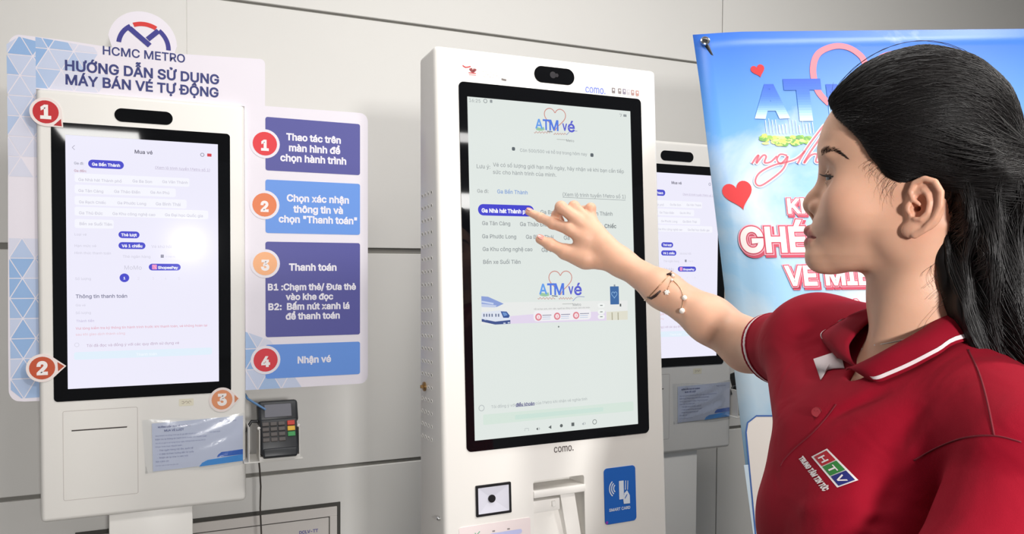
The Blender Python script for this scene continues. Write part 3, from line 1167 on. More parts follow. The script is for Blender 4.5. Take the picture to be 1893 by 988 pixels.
bm_tube(bm, [lc - nx * 0.002, lc + nx * 0.0025], 0.0085, 18)
bm_tube(bm, [lc + nx * 0.002, lc + nx * 0.0035], 0.006, 18)
bm_box(bm, lc + nx * 0.0055, (0.006, 0.0022, 0.006), bevel=0.0005, seg=1)
from_bm('side_lock', bm, M_BRASS, MID, smooth=40)['label'] = 'brass lock'
bm = bmesh.new()
su_, sv_ = SL.uv(812.5, 959)
sc_ = KM.P(HU0, -su_, sv_)
bm_tube(bm, [sc_ - nx * 0.001, sc_ + nx * 0.003], 0.0042, 16)
bm_ball(bm, sc_ + nx * 0.003, 0.0030)
from_bm('side_screw', bm, M_CHROME, MID, smooth=40)

# prints on the front
S = KM.sheet(0.0002)
R_ = ink((196, 52, 58))
S.pstroke([(855, 121), (861, 124.5), (870, 123)], 0.0022, R_, 1)
S.pstroke([(868, 127), (874, 133), (880, 128)], 0.0035, ink((140, 50, 55)), 1)
S.pstroke([(871, 126), (874, 131), (877, 127)], 0.003, ink((150, 70, 70)), 1)
S.pill(866, 880, 134.5, 136, 0.0016, R_)
S.pill(867, 880, 138, 139.5, 0.0012, ink((222, 120, 120)))
for (a, b, y, s) in ((890, 926, 131, 'TRUNG TÂM QUẢN LÝ'), (896, 922, 136.5, 'GIAO THÔNG'), (889, 927, 140, 'CÔNG TY METRO SỐ MỘT')):
    S.text(s, a, b, y, ink((186, 180, 178)), 1, y1=y + (b - a) * 0.13)
S.pstroke([(927, 146.5), (936, 148.5)], 0.0035, ink((120, 112, 110)), 1, smooth=False)
S.build('emblem_print', MID)
S.text('como.', 1082, 1119, 161, ink((112, 130, 214)), 1, bold=0.012, y1=166, hk=1.25)
S.pill(1083, 1109, 170.5, 173.5, 0.0010, ink((190, 200, 228)))
for k, (x, c) in enumerate(((1134, (128, 120, 122)), (1145.5, (132, 122, 124)), (1154, (140, 132, 148)), (1161.5, (190, 184, 190)), (1169.5, (172, 136, 132)), (1178, (188, 140, 130)))):
    u, v = S.uv(x, 167.5 + k * 1.0)
    S.poly(rrect(u - 0.0036, v - 0.0052, u + 0.0036, v + 0.0052, 0.001), ink(c), 1)
    S.poly(rrect(u - 0.0018, v - 0.0006, u + 0.0018, v + 0.0030, 0.0006), ink((226, 220, 220)), 2)
S.text('Alipay Visa Mastercard JCB Napas UnionPay'.replace('Alipay ', 'Thẻ '), 1130, 1181, 174, ink((176, 166, 168)), 1, y1=179.5)
S.build('payment_logos_print', MID)
S.text('como.', 1024, 1060, 828.5, ink((92, 84, 84)), 1, bold=0.008, y1=825, hk=1.25)
S.build('lower_logo_print', MID)

# ---- the screen being touched
S = KM.sheet(0.0002)
SBG = px_ink((224, 231, 227))
TXT = px_ink((148, 154, 156))
TX2 = px_ink((166, 172, 174))
DKT = px_ink((92, 100, 106))
S.poly([(-SCREEN_U, -SCREEN_V), (SCREEN_U, -SCREEN_V), (SCREEN_U, SCREEN_V), (-SCREEN_U, SCREEN_V)], SBG, 0)
T = S.text
T('16:25', 867, 888, 184, TXT, y1=186.5)
u, v = S.uv(897, 187)
S.ring(u, v, 0.0026, 0.0038, TXT, 2)
S.rbox(905.5, 184.5, 910, 190.5, 0.0006, TXT, 2)
S.pstroke([(1145, 211), (1149, 211.5), (1147, 216)], 0.0012, TXT, 2, smooth=False)
S.rbox(1152, 211.5, 1158, 216.5, 0.0008, TXT, 2)


def heart_line(cx_, cy_, w, h, m, lw, frac=(0, 1)):
    """open heart outline, centre in pixels, size in metres"""
    u, v = S.uv(cx_, cy_)
    P = heart(u, v, w, h, n=48)
    a, b = int(frac[0] * 48), int(frac[1] * 48)
    S.stroke(P[a:b], lw, m, 2)


def atm_logo(cx_, y, k, slope):
    """ATM Ve lettering with a heart outline behind it"""
    A, B, C = px_ink((86, 124, 224)), px_ink((104, 160, 235)), px_ink((90, 96, 206))
    heart_line(cx_, y - 8 * k, 0.044 * k, 0.040 * k, px_ink((206, 140, 130)), 0.0016, (0.05, 0.98))
    x0 = cx_ - 37 * k
    yy = lambda x: y + (x - cx_) * slope
    T('A', x0, x0 + 14 * k, yy(x0), B, 3, bold=0.02, hk=1.05)
    T('T', x0 + 14 * k, x0 + 26 * k, yy(x0 + 20), A, 3, bold=0.02, hk=1.15)
    T('M', x0 + 26 * k, x0 + 43 * k, yy(x0 + 35), A, 3, bold=0.02, hk=1.05)
    T('v', x0 + 50 * k, x0 + 59 * k, yy(x0 + 55), C, 3, bold=0.02, hk=1.3)
    T('é', x0 + 60 * k, x0 + 73 * k, yy(x0 + 66), C, 3, bold=0.02, hk=0.95)
    S.pstroke([(x0 + 2 * k, yy(x0) + 11 * k), (x0 + 10 * k, yy(x0) + 12.5 * k), (x0 + 17 * k, yy(x0) + 11 * k)], 0.0055 * k, px_ink((156, 200, 164)), 2)
    S.pstroke([(x0 + 22 * k, yy(x0 + 30) + 14 * k), (x0 + 32 * k, yy(x0 + 30) + 15 * k)], 0.0018, px_ink((120, 130, 140)), 2)
    sc = px_ink((196, 150, 140))
    for (a, b) in ((-2, 28), (34, 58)):
        S.pstroke([(x0 + (a + (b - a) * t) * k, yy(x0 + a) + (18.5 + 1.6 * math.sin(t * 34)) * k) for t in np.linspace(0, 1, 16)], 0.0010, sc, 2)
    S.pstroke([(x0 + 58 * k, yy(x0) + 23 * k), (x0 + 66 * k, yy(x0) + 16 * k), (x0 + 78 * k, yy(x0) + 16 * k)], 0.0012, px_ink((150, 160, 200)), 2)
    S.pill(x0 + 40 * k, x0 + 58 * k, yy(x0 + 40) + 28 * k, yy(x0 + 58) + 28 * k, 0.0010, px_ink((176, 180, 176)), 2)
    T('Metro', x0 + 58 * k, x0 + 72 * k, yy(x0 + 60) + 28.5 * k, px_ink((120, 124, 128)), 2)


atm_logo(1026, 229.5, 1.0, 0.075)
S.rbox(946, 272, 952, 279, 0.002, DKT, 2)
S.rbox(1091, 283.5, 1097, 290.5, 0.002, DKT, 2)
T('Còn 500/500 vé hỗ trợ trong hôm nay', 961, 1085, 275.5, TX2, y1=286, bold=0.008)
T('Lưu ý:', 881, 906, 307, TXT, bold=0.006)
T('Vé có số lượng giới hạn mỗi ngày, hãy nhận vé khi bạn cần tiếp', 911, 1153, 301.5, TXT, y1=318, bold=0.004)
T('sức cho hành trình của mình.', 911, 1028, 316.5, TXT, y1=323, bold=0.004)
T('Ga đi:', 882, 903, 352, TXT, bold=0.006, y1=353)
T('Ga Bến Thành', 919, 975, 353, px_ink((120, 156, 214)), bold=0.01, y1=355.5)
T('(Xem lộ trình tuyến Metro số 1)', 1040, 1156, 358, TXT, y1=363.5, bold=0.004)
S.pstroke([(1040, 365), (1156, 370.5)], 0.0008, TXT, 2, smooth=False)
S.pill(883.5, 987, 387.5, 391, 0.0200, px_ink((66, 66, 206)), 1)
T('Ga Nhà hát Thành phố', 890, 981, 388, px_ink((250, 250, 255)), y1=391, bold=0.035)
for s, a, b, y, y1 in (('Ga Ba Son', 999, 1040, 391, 392.5), ('Ga Văn Thánh', 1078, 1132, 393, 395), ('Ga Tân Cảng', 891, 943, 412, 412.5), ('Ga Thảo Điền', 961, 1016, 413.5, 414.5),
                       ('Ga An Phú', 1036, 1076, 415, 415.5), ('Ga Rạch Chiếc', 1082, 1139, 416, 418), ('Ga Phước Long', 891, 954, 436, 437), ('Ga Bình Thái', 972, 1023, 437, 438), ('Ga Thủ Đức', 1042, 1090, 438.5, 439.5),
                       ('Ga Khu công nghệ cao', 892, 984, 459.5, 460.5), ('Ga Đại học Quốc gia', 1001, 1086, 461, 462), ('Bến xe Suối Tiên', 893, 962, 483.5, 483.5)):
    T(s, a, b, y, DKT if 'Rạch' in s else TXT, y1=y1, bold=0.012)
# advert strip with train, logo, three steps and a small kiosk picture
S.ppoly([(890, 560), (1160, 556), (1160, 592), (890, 600.5)], px_ink((232, 234, 232)), 1)
S.ppoly([(941, 585), (1000, 580), (1120, 576), (1121, 593), (941, 599)], px_ink((226, 214, 236)), 2)
S.ppoly([(889.5, 548), (902, 549), (931, 562), (918, 568), (890, 567)], px_ink((140, 160, 214)), 2)
S.ppoly([(889.5, 562), (918, 565), (915, 569), (890, 568)], px_ink((196, 206, 232)), 3)
S.pstroke([(890, 558), (912, 562)], 0.003, px_ink((200, 212, 238)), 3, smooth=False)
S.ppoly([(890, 578), (925, 574), (938, 576), (943, 587), (943, 597), (930, 600), (912, 599), (890, 591)], px_ink((222, 228, 240)), 3)
S.ppoly([(890, 590), (915, 595), (943, 592), (943, 599), (915, 600.5), (890, 595)], px_ink((66, 84, 140)), 4)
S.ppoly([(925, 576), (936, 576.5), (942, 584), (940, 588), (930, 588)], px_ink((56, 86, 150)), 4)
S.ppoly([(928, 578), (935, 578.5), (938, 583), (931, 585)], px_ink((112, 150, 206)), 5)
for x in (893, 898, 903, 908, 915, 920):
    S.rbox(x, 580.5, x + 2.6, 586, 0.0004, px_ink((110, 120, 150)), 4)
for p in ((895, 590), (930, 597), (938, 596)):
    S.rbox(p[0], p[1], p[0] + 4, p[1] + 2.2, 0.0004, px_ink((200, 208, 226)), 5)
S.pill(986, 1092, 585, 581.5, 0.0190, px_ink((240, 238, 242)), 3, 0.7)
T('Hỗ trợ học sinh, sinh viên, người lao động có hoàn cảnh khó khăn', 987, 1090, 572, px_ink((150, 146, 150)), 3, y1=568)
for k, (x, y) in enumerate(((995, 586.5), (1029.5, 585), (1064.5, 583.5))):
    u, v = S.uv(x, y)
    S.disc(u, v, 0.0066, px_ink((222, 130, 142)), 4)
    S.disc(u, v, 0.0040, px_ink((246, 226, 230)), 5)
    T(str(k + 1), x - 1, x + 1, y, px_ink((206, 90, 110)), 6)
    for j, (w, c) in enumerate(((17, (120, 122, 150)), (15, (180, 196, 222)), (15, (196, 208, 226)))):
        S.pill(x + 7, x + 7 + w, y - 3.2 + 3.6 * j, y - 3.6 + 3.6 * j, 0.0012, px_ink(c), 4)
S.rbox(1127, 530, 1144, 563, 0.0008, px_ink((66, 108, 164)), 4)
S.rbox(1134, 526.5, 1137, 530, 0.0004, px_ink((140, 150, 160)), 4)
u, v = S.uv(1135, 546)
S.stroke(heart(u, v, 0.012, 0.012), 0.0012, px_ink((140, 180, 220)), 5, closed=True)
S.ppoly([(1121, 577), (1160, 575), (1160, 591.5), (1121, 592.5)], px_ink((224, 222, 206)), 3)
for x in (1130, 1141):
    S.rbox(x, 578, x + 2.2, 592, 0.0002, px_ink((176, 172, 150)), 4)
for (x, y) in ((1111, 565), (1111, 577), (1111, 586)):
    S.pill(x - 6.5, x + 6.5, y + 0.3, y - 0.3, 0.0085, px_ink((240, 243, 241)), 4)
    S.pill(x - 2.5, x + 2.5, y, y, 0.0016, px_ink((130, 140, 136)), 5)
S.rbox(1145, 562, 1148, 567, 0.0004, px_ink((90, 96, 96)), 4)
atm_logo(1036, 532, 1.08, 0.0)
u, v = S.uv(1032.5, 604.5)
S.disc(u, v, 0.0015, px_ink((110, 116, 116)), 2)
u, v = S.uv(890, 755)
S.ring(u, v, 0.0045, 0.0054, TX2, 2)
T('Tôi đồng ý với điều khoản của Metro khi nhận vé nghĩa tình', 908, 1085, 751.5, TX2, y1=737.5)
T('điều khoản', 953, 988, 748, px_ink((112, 112, 150)), 3, y1=745.5, bold=0.03)
S.pstroke([(953, 752.5), (988, 749.5)], 0.0007, px_ink((112, 112, 150)), 3, smooth=False)
S.pill(893, 1171, 776, 752, 0.0180, px_ink((214, 229, 219)), 1, 0.3)
S.pill(952, 1115, 771, 758, 0.0080, px_ink((204, 226, 216)), 2, 0.3)
NV = px_ink((96, 102, 102))
S.pstroke([(970, 797.5), (970, 793), (977, 792.5), (977, 797)], 0.0008, TX2, 2, smooth=False)
S.ppoly([(991.5, 792.5), (994.5, 791), (994.5, 796), (991.5, 794.5)], NV, 2)
S.pstroke([(996, 791), (997.5, 793), (996, 795)], 0.0010, TX2, 2)
S.ppoly([(1013.5, 790.5), (1019, 786.5), (1019, 793.5)], NV, 2)
u, v = S.uv(1037.5, 787.5)
S.disc(u, v, 0.0030, NV, 2)
S.rbox(1056, 782, 1061.5, 788, 0.0003, NV, 2)
S.ppoly([(1076, 784), (1079, 781), (1079, 786.5), (1076, 785)], TX2, 2)
S.pstroke([(1080.5, 781), (1082, 783.5), (1080.5, 785.5)], 0.0010, TX2, 2)
u, v = S.uv(1099, 780.5)
S.ring(u, v, 0.0036, 0.0046, NV, 2)
S.build('screen', MID)

# ---- scanner window
fr_o = rrect(-0.1688, -0.4300, -0.1018, -0.3762, 0.002)
fr_i = rrect(-0.1645, -0.4257, -0.1061, -0.3805, 0.001)
sw = ring_prism(KM, fr_o, fr_i, -0.0030, 0.002, 'scanner_window', M_DARK, MID)
bm = bmesh.new()
o4 = [(-0.1645, -0.4257), (-0.1061, -0.4257), (-0.1061, -0.3805), (-0.1645, -0.3805)]
cx0, cy0 = -0.1385, -0.4015
i4 = [(cx0 + sx * 0.005, cy0 + sy * 0.004) for sx, sy in ((-1, -1), (1, -1), (1, 1), (-1, 1))]
A = [bm.verts.new(KM.P(u, -0.0026, v)) for u, v in o4]
B = [bm.verts.new(KM.P(u, -0.0003, v)) for u, v in i4]
for k in range(4):
    bm.faces.new((A[k], A[(k + 1) % 4], B[(k + 1) % 4], B[k]))
bm.faces.new(B)
from_bm('scanner_glass', bm, mat('scanner_glass', (214, 214, 226), 0.3, noise=0.02), sw)
bm = bmesh.new()
bm_tube(bm, [KM.P(cx0, -0.0026, cy0), KM.P(cx0, 0.0, cy0)], 0.0068, 20)
from_bm('scanner_eye', bm, M_DARK, sw, smooth=30)

# ---- ticket outlet
bm = bmesh.new()
KM.box(bm, -0.0578, 0.0484, -0.004, 0.050, -0.4115, -0.3985, bevel=0.002, seg=2)
from_bm('outlet_bar', bm, M_WHITE, MID, smooth=40)
bm = bmesh.new()
KM.box(bm, -0.0562, -0.0015, 0.004, 0.040, -0.4400, -0.4180, bevel=0.002, seg=2)
KM.box(bm, -0.0195, -0.0125, -0.0005, 0.010, -0.432, -0.4215, bevel=0.001, seg=1)
from_bm('outlet_latch', bm, M_WHITE, MID, smooth=40)
bm = bmesh.new()
a = [(0.0005, -0.414), (0.030, -0.414), (0.047, -0.555), (0.019, -0.555)]
A = [bm.verts.new(KM.P(u, 0.006 - 0.008 * (v < -0.5), v)) for u, v in a]
B = [bm.verts.new(KM.P(u, 0.050, v)) for u, v in a]
bm.faces.new(A)
bm.faces.new(B[::-1])
for k in range(4):
    bm.faces.new((A[k], B[k], B[(k + 1) % 4], A[(k + 1) % 4]))
from_bm('outlet_guide', bm, M_WHITE, MID)
bm = bmesh.new()
a = [(-0.0565, -0.444), (0.004, -0.444), (0.021, -0.555), (-0.0565, -0.555)]
A = [bm.verts.new(KM.P(u, 0.022 - 0.016 * (v < -0.5), v)) for u, v in a]
B = [bm.verts.new(KM.P(u, 0.050, v)) for u, v in a]
bm.faces.new(A)
bm.faces.new(B[::-1])
for k in range(4):
    bm.faces.new((A[k], B[k], B[(k + 1) % 4], A[(k + 1) % 4]))
from_bm('outlet_chute', bm, M_WHITE, MID)

# ---- blue card tap sticker
S = KM.sheet(0.0008)
SB = ink((38, 104, 196))
S.slab(rrect(0.0895, -0.4795, 0.1590, -0.3755, 0.007), 0.0008, SB)
WI = ink((226, 234, 246))
u, v = S.uv(1141, 903)
for r in (0.008, 0.0125, 0.017):
    S.ring(u, v, r - 0.0011, r + 0.0011, WI, 1, 128, 232, 12)
S.rbox(1144, 890, 1153.5, 923, 0.0008, WI, 1)
for x in (1156.5, 1160.5):
    S.pstroke([(x - 0.5, 906), (x, 889)], 0.0016, WI, 1, smooth=False)
S.ppoly([(1152, 925), (1154, 912), (1159, 907), (1164, 916), (1164.5, 931), (1153, 932)], WI, 2)
S.pstroke([(1155, 922), (1159, 914)], 0.0016, SB, 3, smooth=False)
S.text('SMART CARD', 1126, 1165, 942, WI, 1, bold=0.02, y1=939)
u, v = S.uv(1122, 967)
S.disc(u, v, 0.0028, ink((150, 70, 180)), 1)
S.build('card_tap_sticker', MID)['label'] = 'blue tap-your-card sticker with white icons'
# ---- pale label plate at the bottom of the view
S = KM.sheet(0.0010)
S.slab(rrect(-0.2005, -0.545, -0.0647, -0.4440, 0.004), 0.001, ink((240, 226, 226)))
S.rbox(910, 981.5, 915, 983.5, 0.0004, ink((150, 140, 140)), 1)
S.rbox(937.5, 977.5, 942.5, 979.5, 0.0004, ink((150, 140, 140)), 1)
S.pstroke([(878, 986), (881, 990), (887, 983)], 0.0018, ink((120, 180, 150)), 1, smooth=False)
S.pill(905, 965, 990, 984, 0.008, ink((196, 200, 240)), 1)
S.build('guide_label', MID)['label'] = 'pale pink guide label'

# ------------------------------------------------------------------ hanging banner behind the woman
def at_depth(x, y, D):
    return CAM_C + (CAM_R @ np.array([(x - CX) / F_PX, 1, -(y - CY) / F_PX])) * D


TL, TR, BL = at_depth(1283, 59, 1.65), at_depth(1893, 53, 1.65), at_depth(1394, 988, 1.40)
ex = (TR - TL) / np.linalg.norm(TR - TL)
ez = (TL - BL) - ex * ((TL - BL) @ ex)
ez = ez / np.linalg.norm(ez)
SB_ = Sheet(TL, ex, ez, layer=0.0003)
nb = SB_.n
BW = 0.84
blu, blv = SB_.uv(1394, 988)
kx = blu / blv                                   # the left edge slants a little
vbot = -(TL[2] - 0.05) / ez[2]
ban = empty('banner_stand', tuple(SB_.pt(BW / 2, vbot) * np.array([1, 1, 0])), 'large sky blue fabric banner with hearts and ATM lettering on a stand behind the woman', 'banner')


def sky_print(name):
    """printed sky: blue top, pale clouds, in the banner's own coordinates"""
    m = bpy.data.materials.new(name)
    m.use_nodes = True
    nt = m.node_tree
    b = nt.nodes['Principled BSDF']
    b.inputs['Roughness'].default_value = 0.38
    at = nt.nodes.new('ShaderNodeAttribute')
    at.attribute_name = 'uvp'
    sp = nt.nodes.new('ShaderNodeSeparateXYZ')
    nt.links.new(at.outputs['Vector'], sp.inputs[0])
    r1 = nt.nodes.new('ShaderNodeValToRGB')
    e = r1.color_ramp.elements
    e[0].position = 0.0
    e[0].color = lin((50, 112, 218))
    e[1].position = 1.0
    e[1].color = lin((120, 176, 220))
    for p, c in ((0.12, (100, 168, 244)), (0.24, (150, 206, 248)), (0.42, (176, 218, 246)), (0.62, (120, 180, 232)), (0.8, (108, 168, 214))):
        q = r1.color_ramp.elements.new(p)
        q.color = lin(c)
    nt.links.new(sp.outputs['Y'], r1.inputs['Fac'])
    no = nt.nodes.new('ShaderNodeTexNoise')
    no.inputs['Scale'].default_value = 3.4
    no.inputs['Detail'].default_value = 6
    no.inputs['Roughness'].default_value = 0.55
    no.inputs['Distortion'].default_value = 0.4
    mp = nt.nodes.new('ShaderNodeMapping')
    mp.inputs['Scale'].default_value = (1.0, 1.6, 1.0)
    mp.inputs['Location'].default_value = (0.55, 0.2, 0)
    nt.links.new(at.outputs['Vector'], mp.inputs[0])
    nt.links.new(mp.outputs[0], no.inputs['Vector'])
    # clouds sit in a band below the top and towards the left
    r2 = nt.nodes.new('ShaderNodeValToRGB')
    r2.color_ramp.elements[0].position = 0.10
    r2.color_ramp.elements[0].color = (0, 0, 0, 1)
    r2.color_ramp.elements[1].position = 0.95
    r2.color_ramp.elements[1].color = (0.0, 0.0, 0.0, 1)
    for p, v in ((0.2, 0.13), (0.36, 0.17), (0.48, 0.10), (0.62, 0.02)):
        q = r2.color_ramp.elements.new(p)
        q.color = (v, v, v, 1)
    nt.links.new(sp.outputs['Y'], r2.inputs['Fac'])
    ad = nt.nodes.new('ShaderNodeMath')
    ad.operation = 'ADD'
    nt.links.new(no.outputs['Fac'], ad.inputs[0])
    nt.links.new(r2.outputs['Color'], ad.inputs[1])
    r3 = nt.nodes.new('ShaderNodeValToRGB')
    r3.color_ramp.elements[0].position = 0.58
    r3.color_ramp.elements[1].position = 0.78
    nt.links.new(ad.outputs[0], r3.inputs['Fac'])
    mx = nt.nodes.new('ShaderNodeMixRGB')
    mx.inputs['Color2'].default_value = lin((226, 238, 246))
    nt.links.new(r3.outputs['Color'], mx.inputs['Fac'])
    nt.links.new(r1.outputs['Color'], mx.inputs['Color1'])
    dk = nt.nodes.new('ShaderNodeVectorMath')
    dk.operation = 'SCALE'
    dk.inputs['Scale'].default_value = 0.80
    nt.links.new(mx.outputs['Color'], dk.inputs[0])
    nt.links.new(dk.outputs['Vector'], b.inputs['Base Color'])
    return m


M_SKY = sky_print('banner_sky_print')
GU, GV = 24, 48


def ban_pt(a, b, w=0.0):
    """a across 0..1, b down 0..1; the top left corner curls a little"""
    v = vbot * b
    u = kx * v + BW * a
    curl = 0.010 * max(0, 1 - a * 9) * max(0, 1 - b * 14)
    return SB_.pt(u, v, w - curl * 1.0)


verts, faces, uvp = [], [], []
for j in range(GV + 1):
    for i in range(GU + 1):
        verts.append(tuple(ban_pt(i / GU, j / GV, -0.0009)))
        uvp.append((BW * i / GU, j / GV * abs(vbot) / 1.8, 0))
for j in range(GV):
    for i in range(GU):
        k = j * (GU + 1) + i
        faces.append((k, k + GU + 1, k + GU + 2, k + 1))
me = bpy.data.meshes.new('fabric')
me.from_pydata(verts, [], faces)
at = me.attributes.new('uvp', 'FLOAT_VECTOR', 'POINT')
at.data.foreach_set('vector', np.array(uvp, 'f').ravel())
me.materials.append(M_SKY)
fab = link_mesh('fabric', me, ban, smooth=180)
so = fab.modifiers.new('thick', 'SOLIDIFY')
so.thickness = 0.0012
so.offset = -1

S = SB_
T = S.text
BR = ink((214, 44, 50))
PK = ink((240, 128, 142))
u, v = S.uv(1402, 132)
S.poly(heart(u, v, 0.030, 0.030, 0.25), BR, 1)
u, v = S.uv(1366, 363)
S.poly(heart(u, v, 0.062, 0.062, 0.22), BR, 1)
# big open heart behind the letters
S.pstroke([(1533, 192), (1512, 168), (1503, 130), (1512, 100), (1540, 86), (1568, 88), (1592, 104), (1607, 128), (1630, 106), (1668, 98), (1705, 112), (1722, 140), (1712, 176), (1672, 214), (1616, 250)], 0.0135, PK, 1)
# A T M with a pale lower half (the print itself fades), and the green island below
def mixc(t):
    k = [(0, (58, 96, 200)), (.35, (70, 118, 212)), (.6, (100, 150, 226)), (.8, (150, 190, 238)), (1, (206, 226, 246))]
    return tuple(int(np.interp(t, [a for a, _ in k], [c[i] for _, c in k])) for i in range(3))


bl = [mixc(t / 15) for t in range(16)]


def banded_text(s, x0, x1, y, hk):
    """letters printed in colour bands from deep blue to white"""
    a, b = S.uv(x0, y), S.uv(x1, y)
    V, Fc = text_geo(s, 0.055)
    xs_ = [p[0] for p in V]
    k = (b[0] - a[0]) / (max(xs_) - min(xs_))
    y0, y1 = min(p[1] for p in V), max(p[1] for p in V)
    n = len(bl)
    for t in range(n):
        h0, h1 = y1 - (y1 - y0) * t / n, y1 - (y1 - y0) * (t + 1) / n
        for f in Fc:
            q = [V[i] for i in f]
            q = clip(q, (0, h0), (1, h0), -1)
            if len(q) > 2:
                q = clip(q, (0, h1), (1, h1), 1)
            if len(q) > 2:
                S.poly([(a[0] + (x - min(xs_)) * k, a[1] + (yy - (y0 + y1) / 2) * k * hk) for x, yy in q], ink(bl[t]), 2)


banded_text('A', 1392, 1457, 188, 1.02)
banded_text('T', 1451, 1521, 185, 0.98)
banded_text('M', 1530, 1600, 186, 0.95)
rnd = random.Random(4)
for k in range(70):
    x = rnd.uniform(1408, 1502)
    y = 255 + rnd.gauss(0, 3.5) + 5 * math.sin((x - 1408) / 94 * PI)
    if 1410 < x < 1500:
        u, v = S.uv(x, y)
        S.disc(u, v, rnd.uniform(0.0025, 0.006), ink(rnd.choice([(150, 190, 90), (196, 210, 110), (110, 168, 86), (214, 220, 140)])), 2, 10, ru=rnd.uniform(0.004, 0.010))
for k in range(15):
    x = 1414 + k * 6.2
    S.rbox(x, rnd.uniform(218, 232), x + 4, 247, 0.0003, ink((206, 222, 238)), 1)
# script word in pink with a white edge
word = [[(1390, 303), (1397, 292), (1402, 288), (1398, 302), (1410, 288), (1416, 290), (1413, 301), (1424, 300), (1436, 289)],
        [(1455, 288), (1442, 286), (1436, 296), (1444, 303), (1456, 290), (1448, 312), (1428, 330), (1405, 344), (1396, 336), (1404, 320), (1430, 306), (1468, 296), (1488, 280)],
        [(1474, 303), (1490, 276), (1512, 246), (1524, 232), (1519, 250), (1496, 284), (1486, 302), (1498, 288), (1510, 286), (1508, 300), (1522, 298)]]
for w_ in word:
    S.pstroke(w_, 0.0080, ink((240, 236, 240)), 3)
    S.pstroke(w_, 0.0038, ink((226, 108, 124)), 4)


def puffy(s, x0, x1, y, hk=1.0):
    """white letters with a crimson outline and drop edge"""
    e = (x1 - x0) * 0.012
    for dx, dy, bo, m, lay in ((3.5, 4.0, 0.085, ink((196, 66, 92)), 3), (0, 0, 0.075, ink((240, 170, 186)), 4), (0, 0, 0.055, ink((198, 60, 88)), 5), (0, 0, 0.030, ink((242, 232, 230)), 6)):
        a, b = S.uv(x0 + dx, y + dy), S.uv(x1 + dx, y + dy)
        V0, _ = text_geo(s, 0.0)
        V, Fc = text_geo(s, bo)
        x_0 = min(p[0] for p in V0)
        k = (b[0] - a[0]) / (max(p[0] for p in V0) - x_0)
        S.tri([(a[0] + (p[0] - x_0) * k, (a[1] + b[1]) / 2 + (p[1] - 0.34) * k * hk) for p in V], Fc, m, lay)


puffy('KHI', 1456, 1520, 377, 1.0)
puffy('GHÉ GA', 1370, 1590, 436, 1.05)
puffy('VÉ MIỄN', 1452, 1640, 504, 1.05)
puffy('NHẬN', 1519, 1620, 572, 1.0)
# white rounded box with a blue rim, low on the banner
q0 = [S.uv(*p) for p in ((1407, 1100), (1379, 800), (1382, 782), (1398, 769.5), (1900, 769.5), (1900, 1100))]
S.poly(q0, ink((232, 226, 220)), 1)
S.stroke(q0[:5], 0.0030, ink((66, 104, 170)), 2)
# pale sleeve-coloured strip down the left edge
S.stroke([S.uv(1380, 860), S.uv(1399, 1000)], 0.010, ink((206, 224, 238)), 1)
S.build('banner_prints', ban)
# grommets and the frame that carries the fabric
for (x, a_) in ((0.026, 0), (BW - 0.026, 1)):
    bm = bmesh.new()
    if a_ == 0:
        u, v = SB_.uv(1303.5, 75.5)
    else:
        u, v = BW - 0.024, -0.022
    c = Vector(SB_.pt(u, v, 0.0))
    X_, Z_, N_ = Vector(ex), Vector(ez), Vector(nb)
    n = 20
    rr = [[bm.verts.new(c + (X_ * math.cos(2 * PI * k / n) + Z_ * math.sin(2 * PI * k / n)) * r + N_ * h) for k in range(n)] for r, h in ((0.0105, -0.002), (0.0100, 0.0015), (0.0075, 0.0030), (0.0052, 0.0012), (0.0050, -0.002))]
    for p, q in zip(rr[:-1], rr[1:]):
        for k in range(n):
            bm.faces.new((p[k], p[(k + 1) % n], q[(k + 1) % n], q[k]))
    bm.faces.new(rr[-1][::-1]).material_index = 1
    from_bm('grommet', bm, [M_CHROME, M_DARK], ban, smooth=50)
bm = bmesh.new()
top = SB_.pt(BW * 0.5, -0.95, -0.05)
for a, b in ((0.024, -0.022), (BW - 0.024, -0.022)):
    bm_tube(bm, [tuple(SB_.pt(a, b, -0.008)), tuple(SB_.pt(BW / 2 + kx * vbot / 2, vbot * 0.55, -0.05))], 0.005, 8)
for a in (0.03, BW - 0.03):
    p = SB_.pt(a + kx * vbot, vbot + 0.02, -0.012)
    bm_tube(bm, [tuple(SB_.pt(BW / 2 + kx * vbot / 2, vbot * 0.55, -0.05)), tuple(p)], 0.005, 8)
q = SB_.pt(BW / 2 + kx * vbot / 2, vbot * 0.55, -0.05)
bm_tube(bm, [tuple(q), (q[0] + nb[0] * -0.3, q[1] + nb[1] * -0.3, 0.006)], 0.005, 8)
for a in (0.03, BW - 0.03):
    p = SB_.pt(a + kx * vbot, vbot + 0.02, -0.012)
    bm_tube(bm, [tuple(p), (p[0], p[1], 0.006)], 0.005, 8)
from_bm('cross_poles', bm, M_DARK, ban, smooth=50)
# ------------------------------------------------------------------ the woman: distance-field body, clothes and hair
def nv(v):
    v = np.array(v, float)
    return v / np.linalg.norm(v)


def f32(*a):
    return np.array(a, np.float32)


def sph(P, c, r):
    return np.linalg.norm(P - f32(*c), axis=1) - r


def ell(P, c, r, B=None):
    q = P - f32(*c)
    if B is not None:
        q = q @ np.array(B, np.float32).T          # rows of B = axes
    r = f32(*r)
    k0 = np.linalg.norm(q / r, axis=1)
    k1 = np.linalg.norm(q / (r * r), axis=1) + 1e-9
    return k0 * (k0 - 1) / k1


def cap(P, a, b, ra, rb):
    a, b = f32(*a), f32(*b)
    d = b - a
    t = np.clip(((P - a) @ d) / (d @ d + 1e-12), 0, 1)
    return np.linalg.norm(P - a - t[:, None] * d, axis=1) - (ra + t * (rb - ra))


def smin(a, b, k):
    h = np.maximum(k - np.abs(a - b), 0) / k
    return np.minimum(a, b) - h * h * k * 0.25


def smax(a, b, k):
    return -smin(-a, -b, k)


